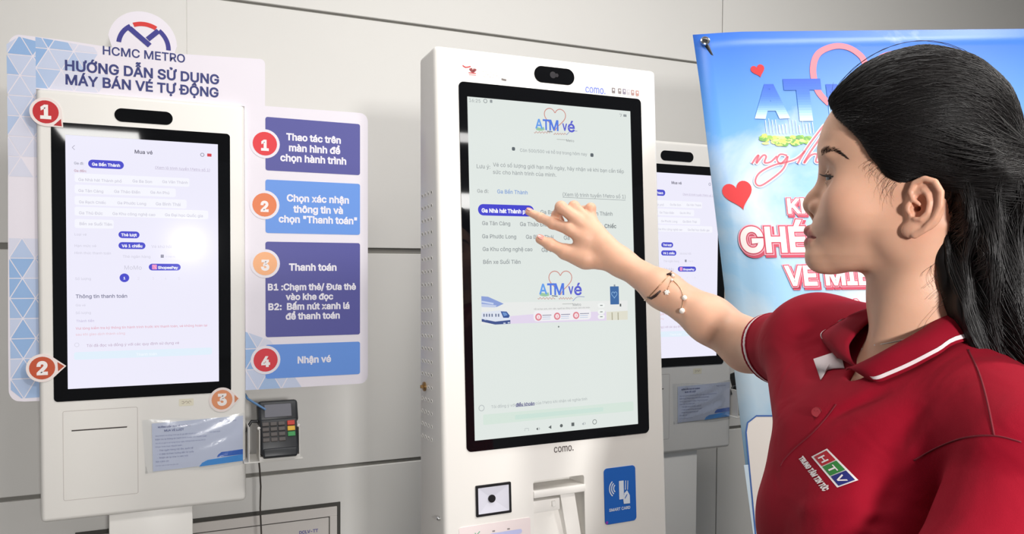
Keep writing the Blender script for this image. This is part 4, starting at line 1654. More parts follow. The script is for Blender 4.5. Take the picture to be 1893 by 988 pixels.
def chain(P, pts, rad, k=0.0):
    d = None
    for i in range(len(pts) - 1):
        e = cap(P, pts[i], pts[i + 1], rad[i], rad[i + 1])
        d = e if d is None else (smin(d, e, k) if k else np.minimum(d, e))
    return d


class Field:
    """smooth union of groups; a group far from the points is skipped"""

    def __init__(self):
        self.g = []

    def add(self, fn, lo, hi, k=0.01):
        self.g.append((fn, np.array(lo, float), np.array(hi, float), k))

    def __call__(self, P):
        P = np.asarray(P, np.float32)
        lo, hi = P.min(0), P.max(0)
        d = np.full(len(P), 0.5, np.float32)
        for fn, a, b, k in self.g:
            gap = np.maximum(np.maximum(a - hi, lo - b), 0)
            if gap @ gap > 0.03 ** 2:
                d = np.minimum(d, np.float32(max(0.03, np.linalg.norm(gap))))
                continue
            d = smin(d, fn(P), k)
        return d


def surface(field, lo, hi, h, slack=2.2):
    """surface nets on the blocks that hold the zero set -> vertices, quads"""
    lo, hi = np.array(lo, float), np.array(hi, float)
    n = 8
    nb_ = np.ceil((hi - lo) / (h * n)).astype(int) + 1
    ii = np.stack(np.meshgrid(*[np.arange(k) for k in nb_], indexing='ij'), -1).reshape(-1, 3)
    # coarse pass in slabs so that far groups are skipped
    key = (ii // 6) @ np.array([10000, 100, 1])
    order = np.argsort(key, kind='stable')
    ii = ii[order]
    key = key[order]
    cen = lo + (ii + 0.5) * (h * n)
    keep = np.zeros(len(ii), bool)
    cuts = np.flatnonzero(np.diff(key)) + 1
    for s, e in zip(np.r_[0, cuts], np.r_[cuts, len(ii)]):
        keep[s:e] = np.abs(field(cen[s:e])) < h * n * 0.87 * slack
    act = ii[keep]
    akey = (act // 2) @ np.array([1000000, 1000, 1])
    order = np.argsort(akey, kind='stable')
    act, akey = act[order], akey[order]
    g1 = np.stack(np.meshgrid(*[np.arange(n + 1)] * 3, indexing='ij'), -1).reshape(-1, 3)
    D = (nb_ * n + 2).astype(np.int64)
    gid = lambda q: (q[..., 0].astype(np.int64) * D[1] + q[..., 1]) * D[2] + q[..., 2]
    corners = np.array([[a, b, c] for a in (0, 1) for b in (0, 1) for c in (0, 1)])
    edges = [(0, 1), (2, 3), (4, 5), (6, 7), (0, 2), (1, 3), (4, 6), (5, 7), (0, 4), (1, 5), (2, 6), (3, 7)]
    CV, CI, EQ = [], [], []
    cuts = np.flatnonzero(np.diff(akey)) + 1
    for s, e in zip(np.r_[0, cuts], np.r_[cuts, len(act)]):
        blk = act[s:e]
        G = (blk[:, None, :] * n + g1[None]).reshape(-1, 3)
        v = field(lo + G * h).reshape(len(blk), n + 1, n + 1, n + 1)
        cv = np.stack([v[:, a:a + n, b:b + n, c:c + n] for a, b, c in corners], -1)      # blocks,n,n,n,8
        neg = cv < 0
        mixed = neg.any(-1) & ~neg.all(-1)
        idx = np.argwhere(mixed)
        if not len(idx):
            continue
        cvm = cv[mixed]
        p = np.zeros((len(idx), 3))
        w = np.zeros(len(idx))
        for a, b in edges:
            va, vb = cvm[:, a], cvm[:, b]
            m = (va < 0) != (vb < 0)
            t = np.where(m, va / np.where(m, va - vb, 1), 0)
            p += m[:, None] * (corners[a] + t[:, None] * (corners[b] - corners[a]))
            w += m
        cell = blk[idx[:, 0]] * n + idx[:, 1:]
        CV.append(lo + (cell + p / w[:, None]) * h)
        CI.append(gid(cell))
        # edges along each axis, starting at the cell's own lower corner
        for ax, other in ((0, 4), (1, 2), (2, 1)):
            va, vb = cvm[:, 0] < 0, cvm[:, other] < 0
            m = va != vb
            if m.any():
                EQ.append(np.c_[cell[m], np.full(m.sum(), ax), va[m]])
    V = np.concatenate(CV)
    I = np.concatenate(CI)
    I, u = np.unique(I, return_index=True)
    V = V[u]
    E = np.unique(np.concatenate(EQ), axis=0)
    quads = []
    for ax in range(3):
        e = E[E[:, 3] == ax]
        b, c = [(1, 2), (2, 0), (0, 1)][ax]
        ob, oc = np.zeros(3, int), np.zeros(3, int)
        ob[b], oc[c] = 1, 1
        q = np.stack([gid(e[:, :3] - o) for o in (ob + oc, oc, 0 * ob, ob)], -1)
        # order around the edge: (-b,-c), (0,-c), (0,0), (-b,0)
        pos = np.searchsorted(I, q)
        pos = np.minimum(pos, len(I) - 1)
        ok = (I[pos] == q).all(-1)
        q = pos[ok]
        fl = e[ok][:, 4] == 0
        q[fl] = q[fl][:, ::-1]
        quads.append(q)
    return V, np.concatenate(quads)


def field_mesh(name, V, Q, m, parent, color=None):
    me = bpy.data.meshes.new(name)
    me.vertices.add(len(V))
    me.vertices.foreach_set('co', np.asarray(V, np.float32).ravel())
    me.loops.add(Q.size)
    me.loops.foreach_set('vertex_index', Q.astype(np.int32).ravel())
    me.polygons.add(len(Q))
    me.polygons.foreach_set('loop_start', np.arange(0, Q.size, 4, dtype=np.int32))
    me.polygons.foreach_set('use_smooth', np.ones(len(Q), bool))
    me.update(calc_edges=True)
    me.validate()
    if color is not None:
        a = me.attributes.new('tint', 'FLOAT_COLOR', 'POINT')
        a.data.foreach_set('color', np.c_[color, np.ones(len(V))].astype(np.float32).ravel())
    me.materials.append(m)
    return link_mesh(name, me, parent)


# ---- head frame (x towards the face, y to her left, z up), in metres
HEAD_O = at_depth(1640, 385, 0.80)
th = math.atan((1640 - CX) / F_PX) + math.radians(5)
HF = CAM_R @ np.array([-math.cos(th), math.sin(th), 0])
HF = nv([HF[0], HF[1], 0])
HU = np.array([0, 0, 1.0])
HL = np.cross(HU, HF)
HB = np.stack([HF, HL, HU])                       # world -> head: (P-O) @ HB.T


def hw(x, y, z):
    return HEAD_O + HF * x + HL * y + HU * z


def to_head(P):
    return ((P - HEAD_O.astype(np.float32)) @ HB.T.astype(np.float32)).astype(np.float32)


PROF = np.array([(-.115, .030), (-.0760, .036), (-.0710, .046), (-.0682, .0590), (-.0635, .0665), (-.0575, .0720), (-.049, .0745), (-.042, .0735), (-.035, .0735), (-.028, .0738), (-.018, .0735),
                 (-.010, .0715), (-.004, .0690), (.004, .0660), (.014, .0630), (.024, .0610), (.034, .0600), (.044, .0600), (.052, .0618), (.060, .0648), (.066, .0656), (.074, .0642), (.0824, .0618), (.092, .0590),
                 (.104, .0530), (.115, .045), (.125, .034), (.14, .01)])
WID = np.array([(-.115, .030), (-.078, .030), (-.068, .034), (-.060, .040), (-.050, .047), (-.040, .052), (-.025, .0600), (-.010, .0640), (.005, .0655), (.015, .0668), (.030, .0655), (.045, .064), (.060, .066), (.08, .067), (.10, .063), (.14, .045)])
EYE = (.0418, .0310, .0318)
EYE_R = 0.0134


def face_core(q):
    x, y, z = q[:, 0], q[:, 1], q[:, 2]
    pf = np.interp(z, PROF[:, 0], PROF[:, 1]).astype(np.float32)
    wd = np.interp(z, WID[:, 0], WID[:, 1]).astype(np.float32)
    xs = np.float32(-.022)
    a = np.maximum(x - xs, 0) / (pf - xs)
    b = np.abs(y) / wd
    p = np.interp(z, [-.07, -.03, .01, .05, .1], [2.0, 2.05, 2.25, 2.5, 2.3]).astype(np.float32)
    kk = (a ** p + b ** p + 1e-9) ** (1 / p)
    d = (kk - 1) * np.minimum(pf - xs, wd) * 0.9
    back = (-.060 - x)
    d = smax(d, back, 0.01)
    jaw = -.0705 + np.interp(x, [-.03, .0, .03, .055], [.026, .0135, .004, .0]) - z
    d = smax(d, jaw.astype(np.float32), 0.008)
    d = smax(d, z - .118, 0.03)
    return d


EAR = dict(o=(-.0350, .0765, -.0060))
_t = math.radians(24)
EAR_X = nv((math.cos(_t), -math.sin(_t) * -1.0 * -1.0, 0))        # forward along the ear sheet (leans in towards the face)
EAR_X = nv((math.cos(_t), -math.sin(_t), 0))
EAR_N = nv(np.cross(EAR_X, (0, 0, 1)) * -1)
if EAR_N[1] < 0:
    EAR_N = -EAR_N


def ear3(a, b, n=0.0, side=1):
    """a forward, b up, n outward in the ear sheet"""
    p = np.array(EAR['o']) + EAR_X * (a + .035) + np.array([0, 0, 1.0]) * (b + .006) + EAR_N * n
    return (p[0], p[1] * side, p[2])


def ear_field(q, s, d0):
    Bm = np.stack([EAR_X * [1, s, 1], [0, 0, 1.0], EAR_N * [1, s, 1]])
    # thin shell of the ear, then the hollows, then the raised rims
    plate = ell(q, ear3(-.0390, -.0030, -.0012, s), (.0170, .0255, .0044), Bm)
    lobe = ell(q, ear3(-.0255, -.0265, -.0010, s), (.0088, .0080, .0042), Bm)
    root = ell(q, ear3(-.0300, -.0040, -.0060, s), (.0130, .0200, .0080), Bm)
    d = smin(smin(plate, lobe, .005), root, .004)
    d = smin(d0, d, .003)
    bowl = ell(q, ear3(-.0350, -.0055, .0030, s), (.0098, .0120, .0090), Bm)
    d = smax(d, -bowl, .0015)
    scapha = chain(q, [ear3(*p, .0040, s) for p in ((-.0330, .0160), (-.0410, .0150), (-.0478, .0090), (-.0497, -.001), (-.0465, -.012))], [.0024, .0030, .0032, .0028, .0018])
    d = smax(d, -scapha, .001)
    helix = chain(q, [ear3(*p, s) for p in ((-.0340, -.0030, .0000), (-.0285, .0020, .0016), (-.0262, .0095, .0022), (-.0300, .0175, .0028), (-.0395, .0208, .0032), (-.0490, .0170, .0032), (-.0546, .0070, .0032), (-.0540, -.0055, .0028), (-.0488, -.0165, .0020), (-.0395, -.0268, .0010), (-.0300, -.0318, .0002))],
                  [.0018, .0024, .0027, .0028, .0029, .0029, .0029, .0028, .0026, .0030, .0034])
    d = smin(d, helix, .0012)
    anti = chain(q, [ear3(*p, s) for p in ((-.0370, .0110, .0014), (-.0420, .0060, .0024), (-.0442, -.0020, .0026), (-.0425, -.0110, .0024), (-.0365, -.0172, .0022), (-.0310, -.0165, .0020))], [.0016, .0020, .0022, .0022, .0024, .0022])
    d = smin(d, anti, .0012)
    tragus = ell(q, ear3(-.0248, -.0060, .0022, s), (.0036, .0058, .0032), Bm)
    d = smin(d, tragus, .0016)
    canal = cap(q, ear3(-.0290, -.0065, .002, s), ear3(-.0290, -.0065, -.014, s), .0030, .0024)
    d = smax(d, -canal, .001)
    return d


def head_field(P):
    q = to_head(P)
    d = ell(q, (-.022, 0, .058), (.087, .0725, .088))
    d = smin(d, ell(q, (-.045, 0, .01), (.050, .060, .060)), .03)
    d = smin(d, face_core(q), .012)
    for s in (1, -1):
        d = smin(d, sph(q, (.0300, s * .0460, .0020), .0170), .030)                     # cheekbone
        d = smin(d, ell(q, (.0480, s * .026, .0560), (.0110, .0200, .0060)), .010)       # brow
        d = smax(d, -ell(q, (.0665, s * .0350, .0322), (.0190, .0190, .0110)), .012)     # eye socket
        e = (EYE[0], s * EYE[1], EYE[2])
        lid = sph(q, e, EYE_R + .0015)
        yl = (q[:, 1] * s - EYE[1]) / .0165
        sh = np.maximum(1 - yl * yl, 0)
        zz = q[:, 2] - EYE[2] + .0012 * yl
        openq = np.maximum(zz - .0031 * sh, -.0032 * sh - zz)
        openq = np.maximum(openq, EYE[0] - .001 - q[:, 0])
        openq = np.where(sh > 0, openq, 0.01).astype(np.float32)
        lid = smax(lid, -openq, .0008)
        fold = []
        for t in np.linspace(-.05, .95, 8):
            yy, zf = t * .0150, .0066 - .0030 * t * t - .0012 * t
            rr = EYE_R + .0018
            fold.append((EYE[0] + math.sqrt(max(1e-6, rr * rr - yy * yy - zf * zf)), s * (EYE[1] + yy), EYE[2] + zf))
        lid = smax(lid, -chain(q, fold, [.0002, .0005] + [.0007] * 4 + [.0005, .0002]), .0008)
        d = smin(d, lid, .0035)
        d = smax(d, -np.maximum(openq, sph(q, e, EYE_R + .0045)), .0008)
        d = smax(d, -(np.maximum(sph(q, e, EYE_R + .0001), -(q[:, 0] - EYE[0] + .006))), .0006)
        # nostril wing
        d = smin(d, ell(q, (.0635, s * .0132, .0012), (.0104, .0060, .0080)), .0035)
    nose = chain(q, [(.0525, 0, .0500), (.0550, 0, .0400), (.0575, 0, .0300), (.0638, 0, .0190), (.0700, 0, .0120), (.0742, 0, .0068)], [.0075, .0075, .0082, .0088, .0092, .0092], .006)
    d = smin(d, nose, .010)
    d = smin(d, cap(q, (.0745, 0, .0015), (.0690, 0, -.0060), .0048, .0048), .005)
    for s in (1, -1):
        d = smax(d, -ell(q, (.0685, s * .0082, -.0050), (.0058, .0036, .0042)), .002)
    # mouth
    up = chain(q, [(.0615, .0215, -.0300), (.0700, .0135, -.0258), (.0752, .0055, -.0224), (.0762, 0, -.0232), (.0752, -.0055, -.0224), (.0700, -.0135, -.0258), (.0615, -.0215, -.0300)], [.0022, .0042, .0052, .0050, .0052, .0042, .0022], .003)
    lo_ = chain(q, [(.0610, .0205, -.0308), (.0690, .0125, -.0345), (.0742, .0045, -.0352), (.0742, -.0045, -.0352), (.0690, -.0125, -.0345), (.0610, -.0205, -.0308)], [.0022, .0046, .0056, .0056, .0046, .0022], .003)
    d = smin(d, smin(up, lo_, .0012), .0035)
    slit = chain(q, [(.0650, .0225, -.0306), (.0745, .0120, -.0292), (.0815, 0, -.0285), (.0745, -.0120, -.0292), (.0650, -.0225, -.0306)], [.0009] * 5)
    d = smax(d, -slit, .0015)
    d = smin(d, sph(q, (.0600, 0, -.0515), .0148), .016)
    for s in (1, -1):
        d = smin(d, ell(q, (-.024, s * .0500, -.0330), (.022, .0120, .020)), .020)          # jaw corner
    # neck
    neck = chain(q, [(-.030, 0, -.020), (-.036, 0, -.090), (-.041, 0, -.165)], [.046, .0495, .0555], .02)
    for s in (1, -1):
        neck = smin(neck, chain(q, [(-.046, s * .052, -.020), (-.022, s * .038, -.095), (.004, s * .014, -.160)], [.010, .0105, .009]), .022)
    d = smin(d, neck, .020)
    d = ear_field(q, 1, d)
    d = ear_field(q, -1, d)
    return d


# ---- torso frame
NB = hw(-.042, 0, -.150)
TF = CAM_R @ np.array([-1, -.12, 0])
TF = nv([TF[0], TF[1], 0])
TLt = np.cross(HU, TF)
TB = np.stack([TF, TLt, HU])


def tw(x, y, z):
    return NB + TF * x + TLt * y + HU * z


def to_torso(P):
    return ((P - NB.astype(np.float32)) @ TB.T.astype(np.float32)).astype(np.float32)


SH_R = at_depth(1512, 640, 0.965)
EL_R = at_depth(1384, 640, 1.135)
WR_R = at_depth(1151, 487, 1.300)
SH_L = tw(.026, .155, -.080)
EL_L = tw(.140, .225, -.295)
WR_L = tw(.230, .120, -.470)


def torso_field(P, grow=0.0):
    q = to_torso(P)
    d = ell(q, (.036, 0, -.195), (.104 + grow, .110 + grow, .175))
    d = smin(d, ell(q, (.030, 0, -.400), (.106 + grow, .104 + grow, .200)), .06)
    d = smin(d, ell(q, (.010, 0, -.560), (.108 + grow, .150 + grow, .130)), .05)
    for s in (1, -1):
        d = smin(d, ell(q, (.084, s * .050, -.185), (.056 + grow, .050 + grow, .075)), .045)
    return d


def shoulders_field(P, grow=0.0):
    a = tw(-.010, -.022, -.020)
    b = tw(-.010, .022, -.020)
    d = cap(P, a, SH_R + np.array([0, 0, .012]), .046 + grow, .046 + grow)
    d = smin(d, cap(P, b, SH_L + np.array([0, 0, .010]), .046 + grow, .048 + grow), .03)
    q = to_torso(P)
    d = smin(d, ell(q, (.020, 0, -.080), (.074 + grow, .115 + grow, .058 + grow)), .04)
    d = smin(d, cap(P, tw(.030, -.188, -.022), tw(.070, -.058, -.100), .040 + grow, .050 + grow), .035)
    return d


def arm_field(P):
    mid_f = EL_R * .52 + WR_R * .48
    d = chain(P, [SH_R, SH_R * .5 + EL_R * .5, EL_R, EL_R * .72 + WR_R * .28 + np.array([0, 0, .001]), EL_R * .35 + WR_R * .65, WR_R], [.046, .0405, .0362, .0340, .0282, .0212], .02)
    return d


def px3(x, y, D):
    return at_depth(x, y, D)


TIPI = px3(977.5, 392.0, 1.3590)
FING = {
    'index': [px3(1053, 424, 1.318), px3(1022, 413.5, 1.333), px3(999, 402.5, 1.347), TIPI],
    'middle': [px3(1069, 408, 1.316), px3(1037, 383, 1.318), px3(1029, 398, 1.340), px3(1036, 409, 1.352)],
    'ring': [px3(1085, 407, 1.320), px3(1061, 382, 1.326), px3(1054, 398, 1.352), px3(1062, 409, 1.362)],
    'pinky': [px3(1095, 412, 1.326), px3(1092, 385, 1.328), px3(1079, 389, 1.346), px3(1081, 400, 1.358)],
    'thumb': [px3(1082, 478, 1.318), px3(1045, 466, 1.326), px3(1017, 452, 1.330), px3(998, 443, 1.333)],
}
FRAD = {'index': [.0108, .0092, .0078, .0066], 'middle': [.0112, .0096, .0084, .0072], 'ring': [.0108, .0092, .0080, .0070], 'pinky': [.0096, .0082, .0072, .0062], 'thumb': [.0150, .0116, .0102, .0078]}


def hand_field(P):
    d = None
    for k in ('index', 'middle', 'ring', 'pinky'):
        m = FING[k][0]
        e = cap(P, WR_R * .80 + m * .20, m, .0132, FRAD[k][0] + .0006)
        d = e if d is None else smin(d, e, .009)
    th_ = FING['thumb']
    d = smin(d, chain(P, [WR_R * .78 + th_[0] * .22, th_[0], th_[1]], [.0165, .0165, .0118], .01), .016)
    web = cap(P, th_[1] * .45 + th_[0] * .55, FING['index'][0] * .72 + WR_R * .28, .0085, .0095)
    d = smin(d, web, .014)
    d = smin(d, cap(P, WR_R, WR_R * .6 + FING['middle'][0] * .4, .0208, .0155), .012)
    for k, F_ in FING.items():
        r = FRAD[k]
        f = chain(P, F_, r, .004)
        for j in (1, 2):
            f = smin(f, sph(P, F_[j], r[j] + .0004), .003)
        d = smin(d, f, .0042 if k != 'thumb' else .008)
    return d


def left_arm_field(P):
    d = chain(P, [SH_L, EL_L, WR_L], [.047, .037, .024], .02)
    pal = WR_L + (WR_L - EL_L) * .30
    dirv = nv(WR_L - EL_L)
    d = smin(d, cap(P, WR_L, pal, .022, .026), .02)
    side = nv(np.cross(dirv, TLt))
    for j, (o_, l_) in enumerate(((-.027, .070), (-.009, .080), (.009, .075), (.026, .060))):
        a = pal + side * o_
        b = a + dirv * l_ * .55 - TLt * .006
        d = smin(d, chain(P, [a, b, b + dirv * l_ * .45 - TLt * .016], [.0095, .0085, .0070]), .006)
    d = smin(d, chain(P, [WR_L - side * .02 + dirv * .02, pal - side * .045 - TLt * .012, pal - side * .050 + dirv * .03 - TLt * .018], [.013, .011, .008]), .01)
    return d


def bbox(pts, pad):
    p = np.array(pts)
    return p.min(0) - pad, p.max(0) + pad


BODY = Field()
BODY.add(lambda P: smax(torso_field(P, -.010), -.27 - to_torso(P)[:, 2], .05), *bbox([tw(0, 0, -.03), tw(0, 0, -.27)], .19), k=.03)
BODY.add(lambda P: shoulders_field(P, -.006), *bbox([SH_R, SH_L, NB], .10), k=.04)
BODY.add(head_field, *bbox([hw(0, 0, -.19), hw(0, 0, .15), hw(-.11, .09, 0), hw(.09, -.09, 0), hw(.09, .09, 0), hw(-.11, -.09, 0)], .012), k=.03)
BODY.add(arm_field, *bbox([SH_R, EL_R, WR_R], .055), k=.02)
BODY.add(hand_field, *bbox([p for f_ in FING.values() for p in f_] + [WR_R], .03), k=.018)
BODY.add(left_arm_field, *bbox([SH_L, EL_L, WR_L, WR_L + np.array([0, 0, -.17])], .06), k=.03)
HIP_R, HIP_L = tw(.0, -.085, -.60), tw(.0, .085, -.60)
FOOT_R, FOOT_L = np.array([*tw(.02, -.095, 0)[:2], .085]), np.array([*tw(-.03, .10, 0)[:2], .085])
KNEE_R, KNEE_L = (HIP_R + FOOT_R) / 2 + TF * .02, (HIP_L + FOOT_L) / 2 + TF * .02


def skin_color(V):
    q = to_head(V.astype(np.float32))
    base = np.array(lin((226, 177, 149))[:3])
    C_ = np.tile(base, (len(V), 1))

    def blend(w, c):
        c = np.array(lin(c)[:3])
        w_ = np.clip(w, 0, 1)[:, None]
        C_[:] = C_ * (1 - w_) + c * w_
    x, y, z = q[:, 0], q[:, 1], q[:, 2]
    near = np.linalg.norm(q, axis=1) < .25
    g = lambda c, r: near * np.exp(-(((q - f32(*c)) / f32(*r)) ** 2).sum(1))
    for s in (1, -1):
        blend(.30 * g((.038, s * .048, .006), (.025, .03, .020)), (206, 132, 112))
        blend(.35 * g((-.036, s * .075, -.004), (.03, .03, .035)), (214, 142, 118))
        blend(.25 * g((.050, s * .032, .038), (.016, .016, .009)), (160, 108, 88))
    blend(.25 * g((.078, 0, .006), (.012, .014, .012)), (216, 150, 126))
    up = chain(q, [(.0615, .0215, -.0300), (.0700, .0135, -.0258), (.0752, .0055, -.0228), (.0762, 0, -.0238), (.0752, -.0055, -.0228), (.0700, -.0135, -.0258), (.0615, -.0215, -.0300)], [.0022, .0042, .0050, .0046, .0050, .0042, .0022])
    lo_ = chain(q, [(.0610, .0205, -.0308), (.0690, .0125, -.0345), (.0742, .0045, -.0352), (.0742, -.0045, -.0352), (.0690, -.0125, -.0345), (.0610, -.0205, -.0308)], [.0022, .0046, .0056, .0056, .0046, .0022])
    blend(near * (1 - np.clip((np.minimum(up, lo_) - .0008) / .0012, 0, 1)) * (x > .056) * .95, (178, 80, 82))
    for k, F_ in FING.items():
        blend(.35 * np.exp(-(np.linalg.norm(V - F_[3], axis=1) / .012) ** 2), (212, 136, 112))
    for k in ('index', 'middle', 'ring', 'pinky'):
        blend(.22 * np.exp(-(np.linalg.norm(V - FING[k][1], axis=1) / .010) ** 2), (206, 136, 106))
    return C_


def skin_material():
    m = bpy.data.materials.new('skin')
    m.use_nodes = True
    nt = m.node_tree
    b = nt.nodes['Principled BSDF']
    at = nt.nodes.new('ShaderNodeAttribute')
    at.attribute_name = 'tint'
    no = nt.nodes.new('ShaderNodeTexNoise')
    no.inputs['Scale'].default_value = 55
    no.inputs['Detail'].default_value = 5
    tc = nt.nodes.new('ShaderNodeTexCoord')
    mr = nt.nodes.new('ShaderNodeMapRange')
    mr.inputs['To Min'].default_value = 0.93
    mr.inputs['To Max'].default_value = 1.07
    sc = nt.nodes.new('ShaderNodeVectorMath')
    sc.operation = 'SCALE'
    nt.links.new(tc.outputs['Object'], no.inputs['Vector'])
    nt.links.new(no.outputs['Fac'], mr.inputs['Value'])
    nt.links.new(at.outputs['Color'], sc.inputs[0])
    nt.links.new(mr.outputs['Result'], sc.inputs['Scale'])
    nt.links.new(sc.outputs['Vector'], b.inputs['Base Color'])
    b.inputs['Roughness'].default_value = 0.46
    b.inputs['Specular IOR Level'].default_value = 0.4
    b.inputs['Subsurface Weight'].default_value = 0.25
    b.inputs['Subsurface Radius'].default_value = (0.010, 0.004, 0.002)
    b.inputs['Subsurface Scale'].default_value = 0.4
    n2 = nt.nodes.new('ShaderNodeTexNoise')
    n2.inputs['Scale'].default_value = 900
    n2.inputs['Detail'].default_value = 2
    bp = nt.nodes.new('ShaderNodeBump')
    bp.inputs['Strength'].default_value = 0.12
    bp.inputs['Distance'].default_value = 0.0006
    nt.links.new(tc.outputs['Object'], n2.inputs['Vector'])
    nt.links.new(n2.outputs['Fac'], bp.inputs['Height'])
    nt.links.new(bp.outputs['Normal'], b.inputs['Normal'])
    return m


WOMAN = empty('person', (NB[0], NB[1], 0.0), 'woman in a red polo shirt with long black hair pressing the middle kiosk screen', 'person')
SKIN = skin_material()
lo_b, hi_b = bbox([hw(0, 0, .17), TIPI, SH_L, tw(.2, 0, -.2), tw(-.15, 0, -.2), EL_L, WR_L + np.array([0, 0, -.15]), EL_R], .07)
BV, BQ = surface(BODY, lo_b, hi_b, 0.0014)
field_mesh('body', BV, BQ, SKIN, WOMAN, skin_color(BV))

# ---- eyes, brows, lashes
def trace_many(P, D, fn, n=30, k=.8):
    """march many points along their directions to a field"""
    P = np.asarray(P, np.float32).copy()
    D = np.asarray(D, np.float32)
    for _ in range(n):
        P += D * (fn(P) * k)[:, None]
    return P


for s in (1, -1):
    bm = bmesh.new()
    c = hw(EYE[0], s * EYE[1], EYE[2])
    gaze = nv(HF * 1.0 + HL * .60 - HU * .14)
    bm_ball(bm, (0, 0, 0), EYE_R, u=32, v=24)
    rot = Vector((0, 0, 1)).rotation_difference(Vector(gaze)).to_matrix().to_4x4()
    bmesh.ops.transform(bm, matrix=Matrix.Translation(Vector(c)) @ rot, verts=bm.verts)
    for f in bm.faces:
        a = (np.array(f.calc_center_median()) - c) / EYE_R
        cs = a @ gaze
        f.material_index = 2 if cs > .975 else (1 if cs > .88 else 0)
    eye = from_bm('eye', bm, [mat('eye_white', (196, 186, 182), .2, noise=.02), mat('iris_brown', (58, 40, 32), .12, noise=.1), mat('pupil', (12, 10, 10), .1)], WOMAN, smooth=180)
M_HAIR = mat('black_hair', (26, 22, 22), 0.36, spec=0.55, noise=0.25, nscale=25)
rnd = random.Random(11)


def body_trace(o, d, field, n=60):
    """first point where the ray meets the field"""
    t = 0.0
    o, d = np.array(o, float), nv(d)
    for _ in range(n):
        v = float(field((o + d * t)[None])[0])
        t += v * .8
        if abs(v) < 1.5e-5:
            break
    return o + d * t


HEAD_ONLY = Field()
HEAD_ONLY.add(head_field, *bbox([hw(0, 0, -.19), hw(0, 0, .15), hw(-.11, .09, 0), hw(.09, -.09, 0), hw(.09, .09, 0), hw(-.11, -.09, 0)], .012), k=.03)
M_BROW = mat('brow_hair', (44, 32, 28), 0.5, spec=0.3, noise=0.2)
brow = []
for k in range(260):
    u = rnd.random()
    x = 1517.5 + 45 * u
    y = 284.5 - 34 * u * (1 - u) * (1.25 - .5 * u) + 6.5 * u * u + rnd.uniform(-1, 1) * (5.6 * (1 - u) ** .7 + .6)
    d = CAM_R @ np.array([(x - CX) / F_PX, 1, -(y - CY) / F_PX])
    p = body_trace(CAM_C + d * .6, d, HEAD_ONLY, 60)
    q = HB @ (p - HEAD_O)
    if np.abs(q).max() < .1 and q[1] > .004:
        brow.append((q, u))
for s in (1, -1):
    bm = bmesh.new()
    for q, u in brow:
        L_ = rnd.uniform(.003, .006)
        nrm_ = nv((.8 - .5 * u, .35 + .5 * u, .1))
        dirv = nv(np.array([-.45 - .3 * u, .75, .55 - 1.05 * u]))
        dirv = nv(dirv - nrm_ * (dirv @ nrm_) + nrm_ * .06)
        a0 = q - nrm_ * .0003
        P_ = [a0, a0 + dirv * L_ * .5 + nrm_ * .0005, a0 + dirv * L_ + nrm_ * .0001]
        bm_tube(bm, [Vector(hw(v[0], v[1] * s, v[2])) for v in P_], .00016, 3, cap=False, taper=[1, .9, .4])
    from_bm('eyebrow', bm, M_BROW, WOMAN, smooth=60)
    bm = bmesh.new()
    for k in range(34):
        u = k / 33
        yl = -.75 + 1.62 * u
        zz = .0032 * max(0, 1 - yl * yl) - .0012 * yl
        y = EYE[1] + yl * .0145
        rr = EYE_R + .0012
        xx = math.sqrt(max(1e-6, rr * rr - (y - EYE[1]) ** 2 - zz * zz))
        p = hw(EYE[0] + xx, s * y, EYE[2] + zz)
        o_ = HF * .0055 + HL * s * (.0045 * yl) + HU * .0002
        bm_tube(bm, [p - HF * .0005, p + o_ * .6 - HU * .0008, p + o_ + HU * .0010], .00020, 3, cap=False)
    rim = []
    for t in np.linspace(-.8, .97, 16):
        yy, zf = t * .0152, .0031 * (1 - t * t) - .0012 * t
        rr = EYE_R + .0014
        rim.append(Vector(hw(EYE[0] + math.sqrt(max(1e-6, rr * rr - yy * yy - zf * zf)), s * (EYE[1] + yy), EYE[2] + zf)))
    bm_tube(bm, rim, .00055, 6, taper=[.5] + [1] * 13 + [.8, .4])
    from_bm('eyelashes', bm, M_HAIR, WOMAN, smooth=60)

M_NAIL = mat('nail', (218, 150, 140), .22, spec=.6, coat=.3, noise=.02)
for k, out_, ln, wd_ in (('index', (-.1, -.55, .84), .0066, .0043), ('thumb', (.0, -.75, .66), .0078, .0054), ('middle', (-.75, -.5, -.2), .0055, .0042)):
    a0, t0 = FING[k][2], FING[k][3]
    dv = nv(t0 - a0)
    o_ = nv(CAM_R @ np.array(out_))
    o_ = nv(o_ - dv * (o_ @ dv))
    sd = np.cross(dv, o_)
    c = t0 - dv * .0012 + o_ * (FRAD[k][3] - .0006)
    bm = bmesh.new()
    bm_ball(bm, (0, 0, 0), 1.0, u=20, v=12)
    Mt = Matrix([[dv[i] * ln, sd[i] * wd_, o_[i] * .0014, c[i]] for i in range(3)] + [[0, 0, 0, 1]])
    bmesh.ops.transform(bm, matrix=Mt, verts=bm.verts)
    from_bm('fingernail', bm, M_NAIL, WOMAN, smooth=180)['label'] = 'pale pink fingernail'
# ---- polo shirt
ARM_D = nv(EL_R - SH_R)
CUFF_R = SH_R + (EL_R - SH_R) * .60
CUFF_N = nv(ARM_D - HU * .22)
ARM_L = nv(EL_L - SH_L)
CUFF_L = SH_L + ARM_L * .215


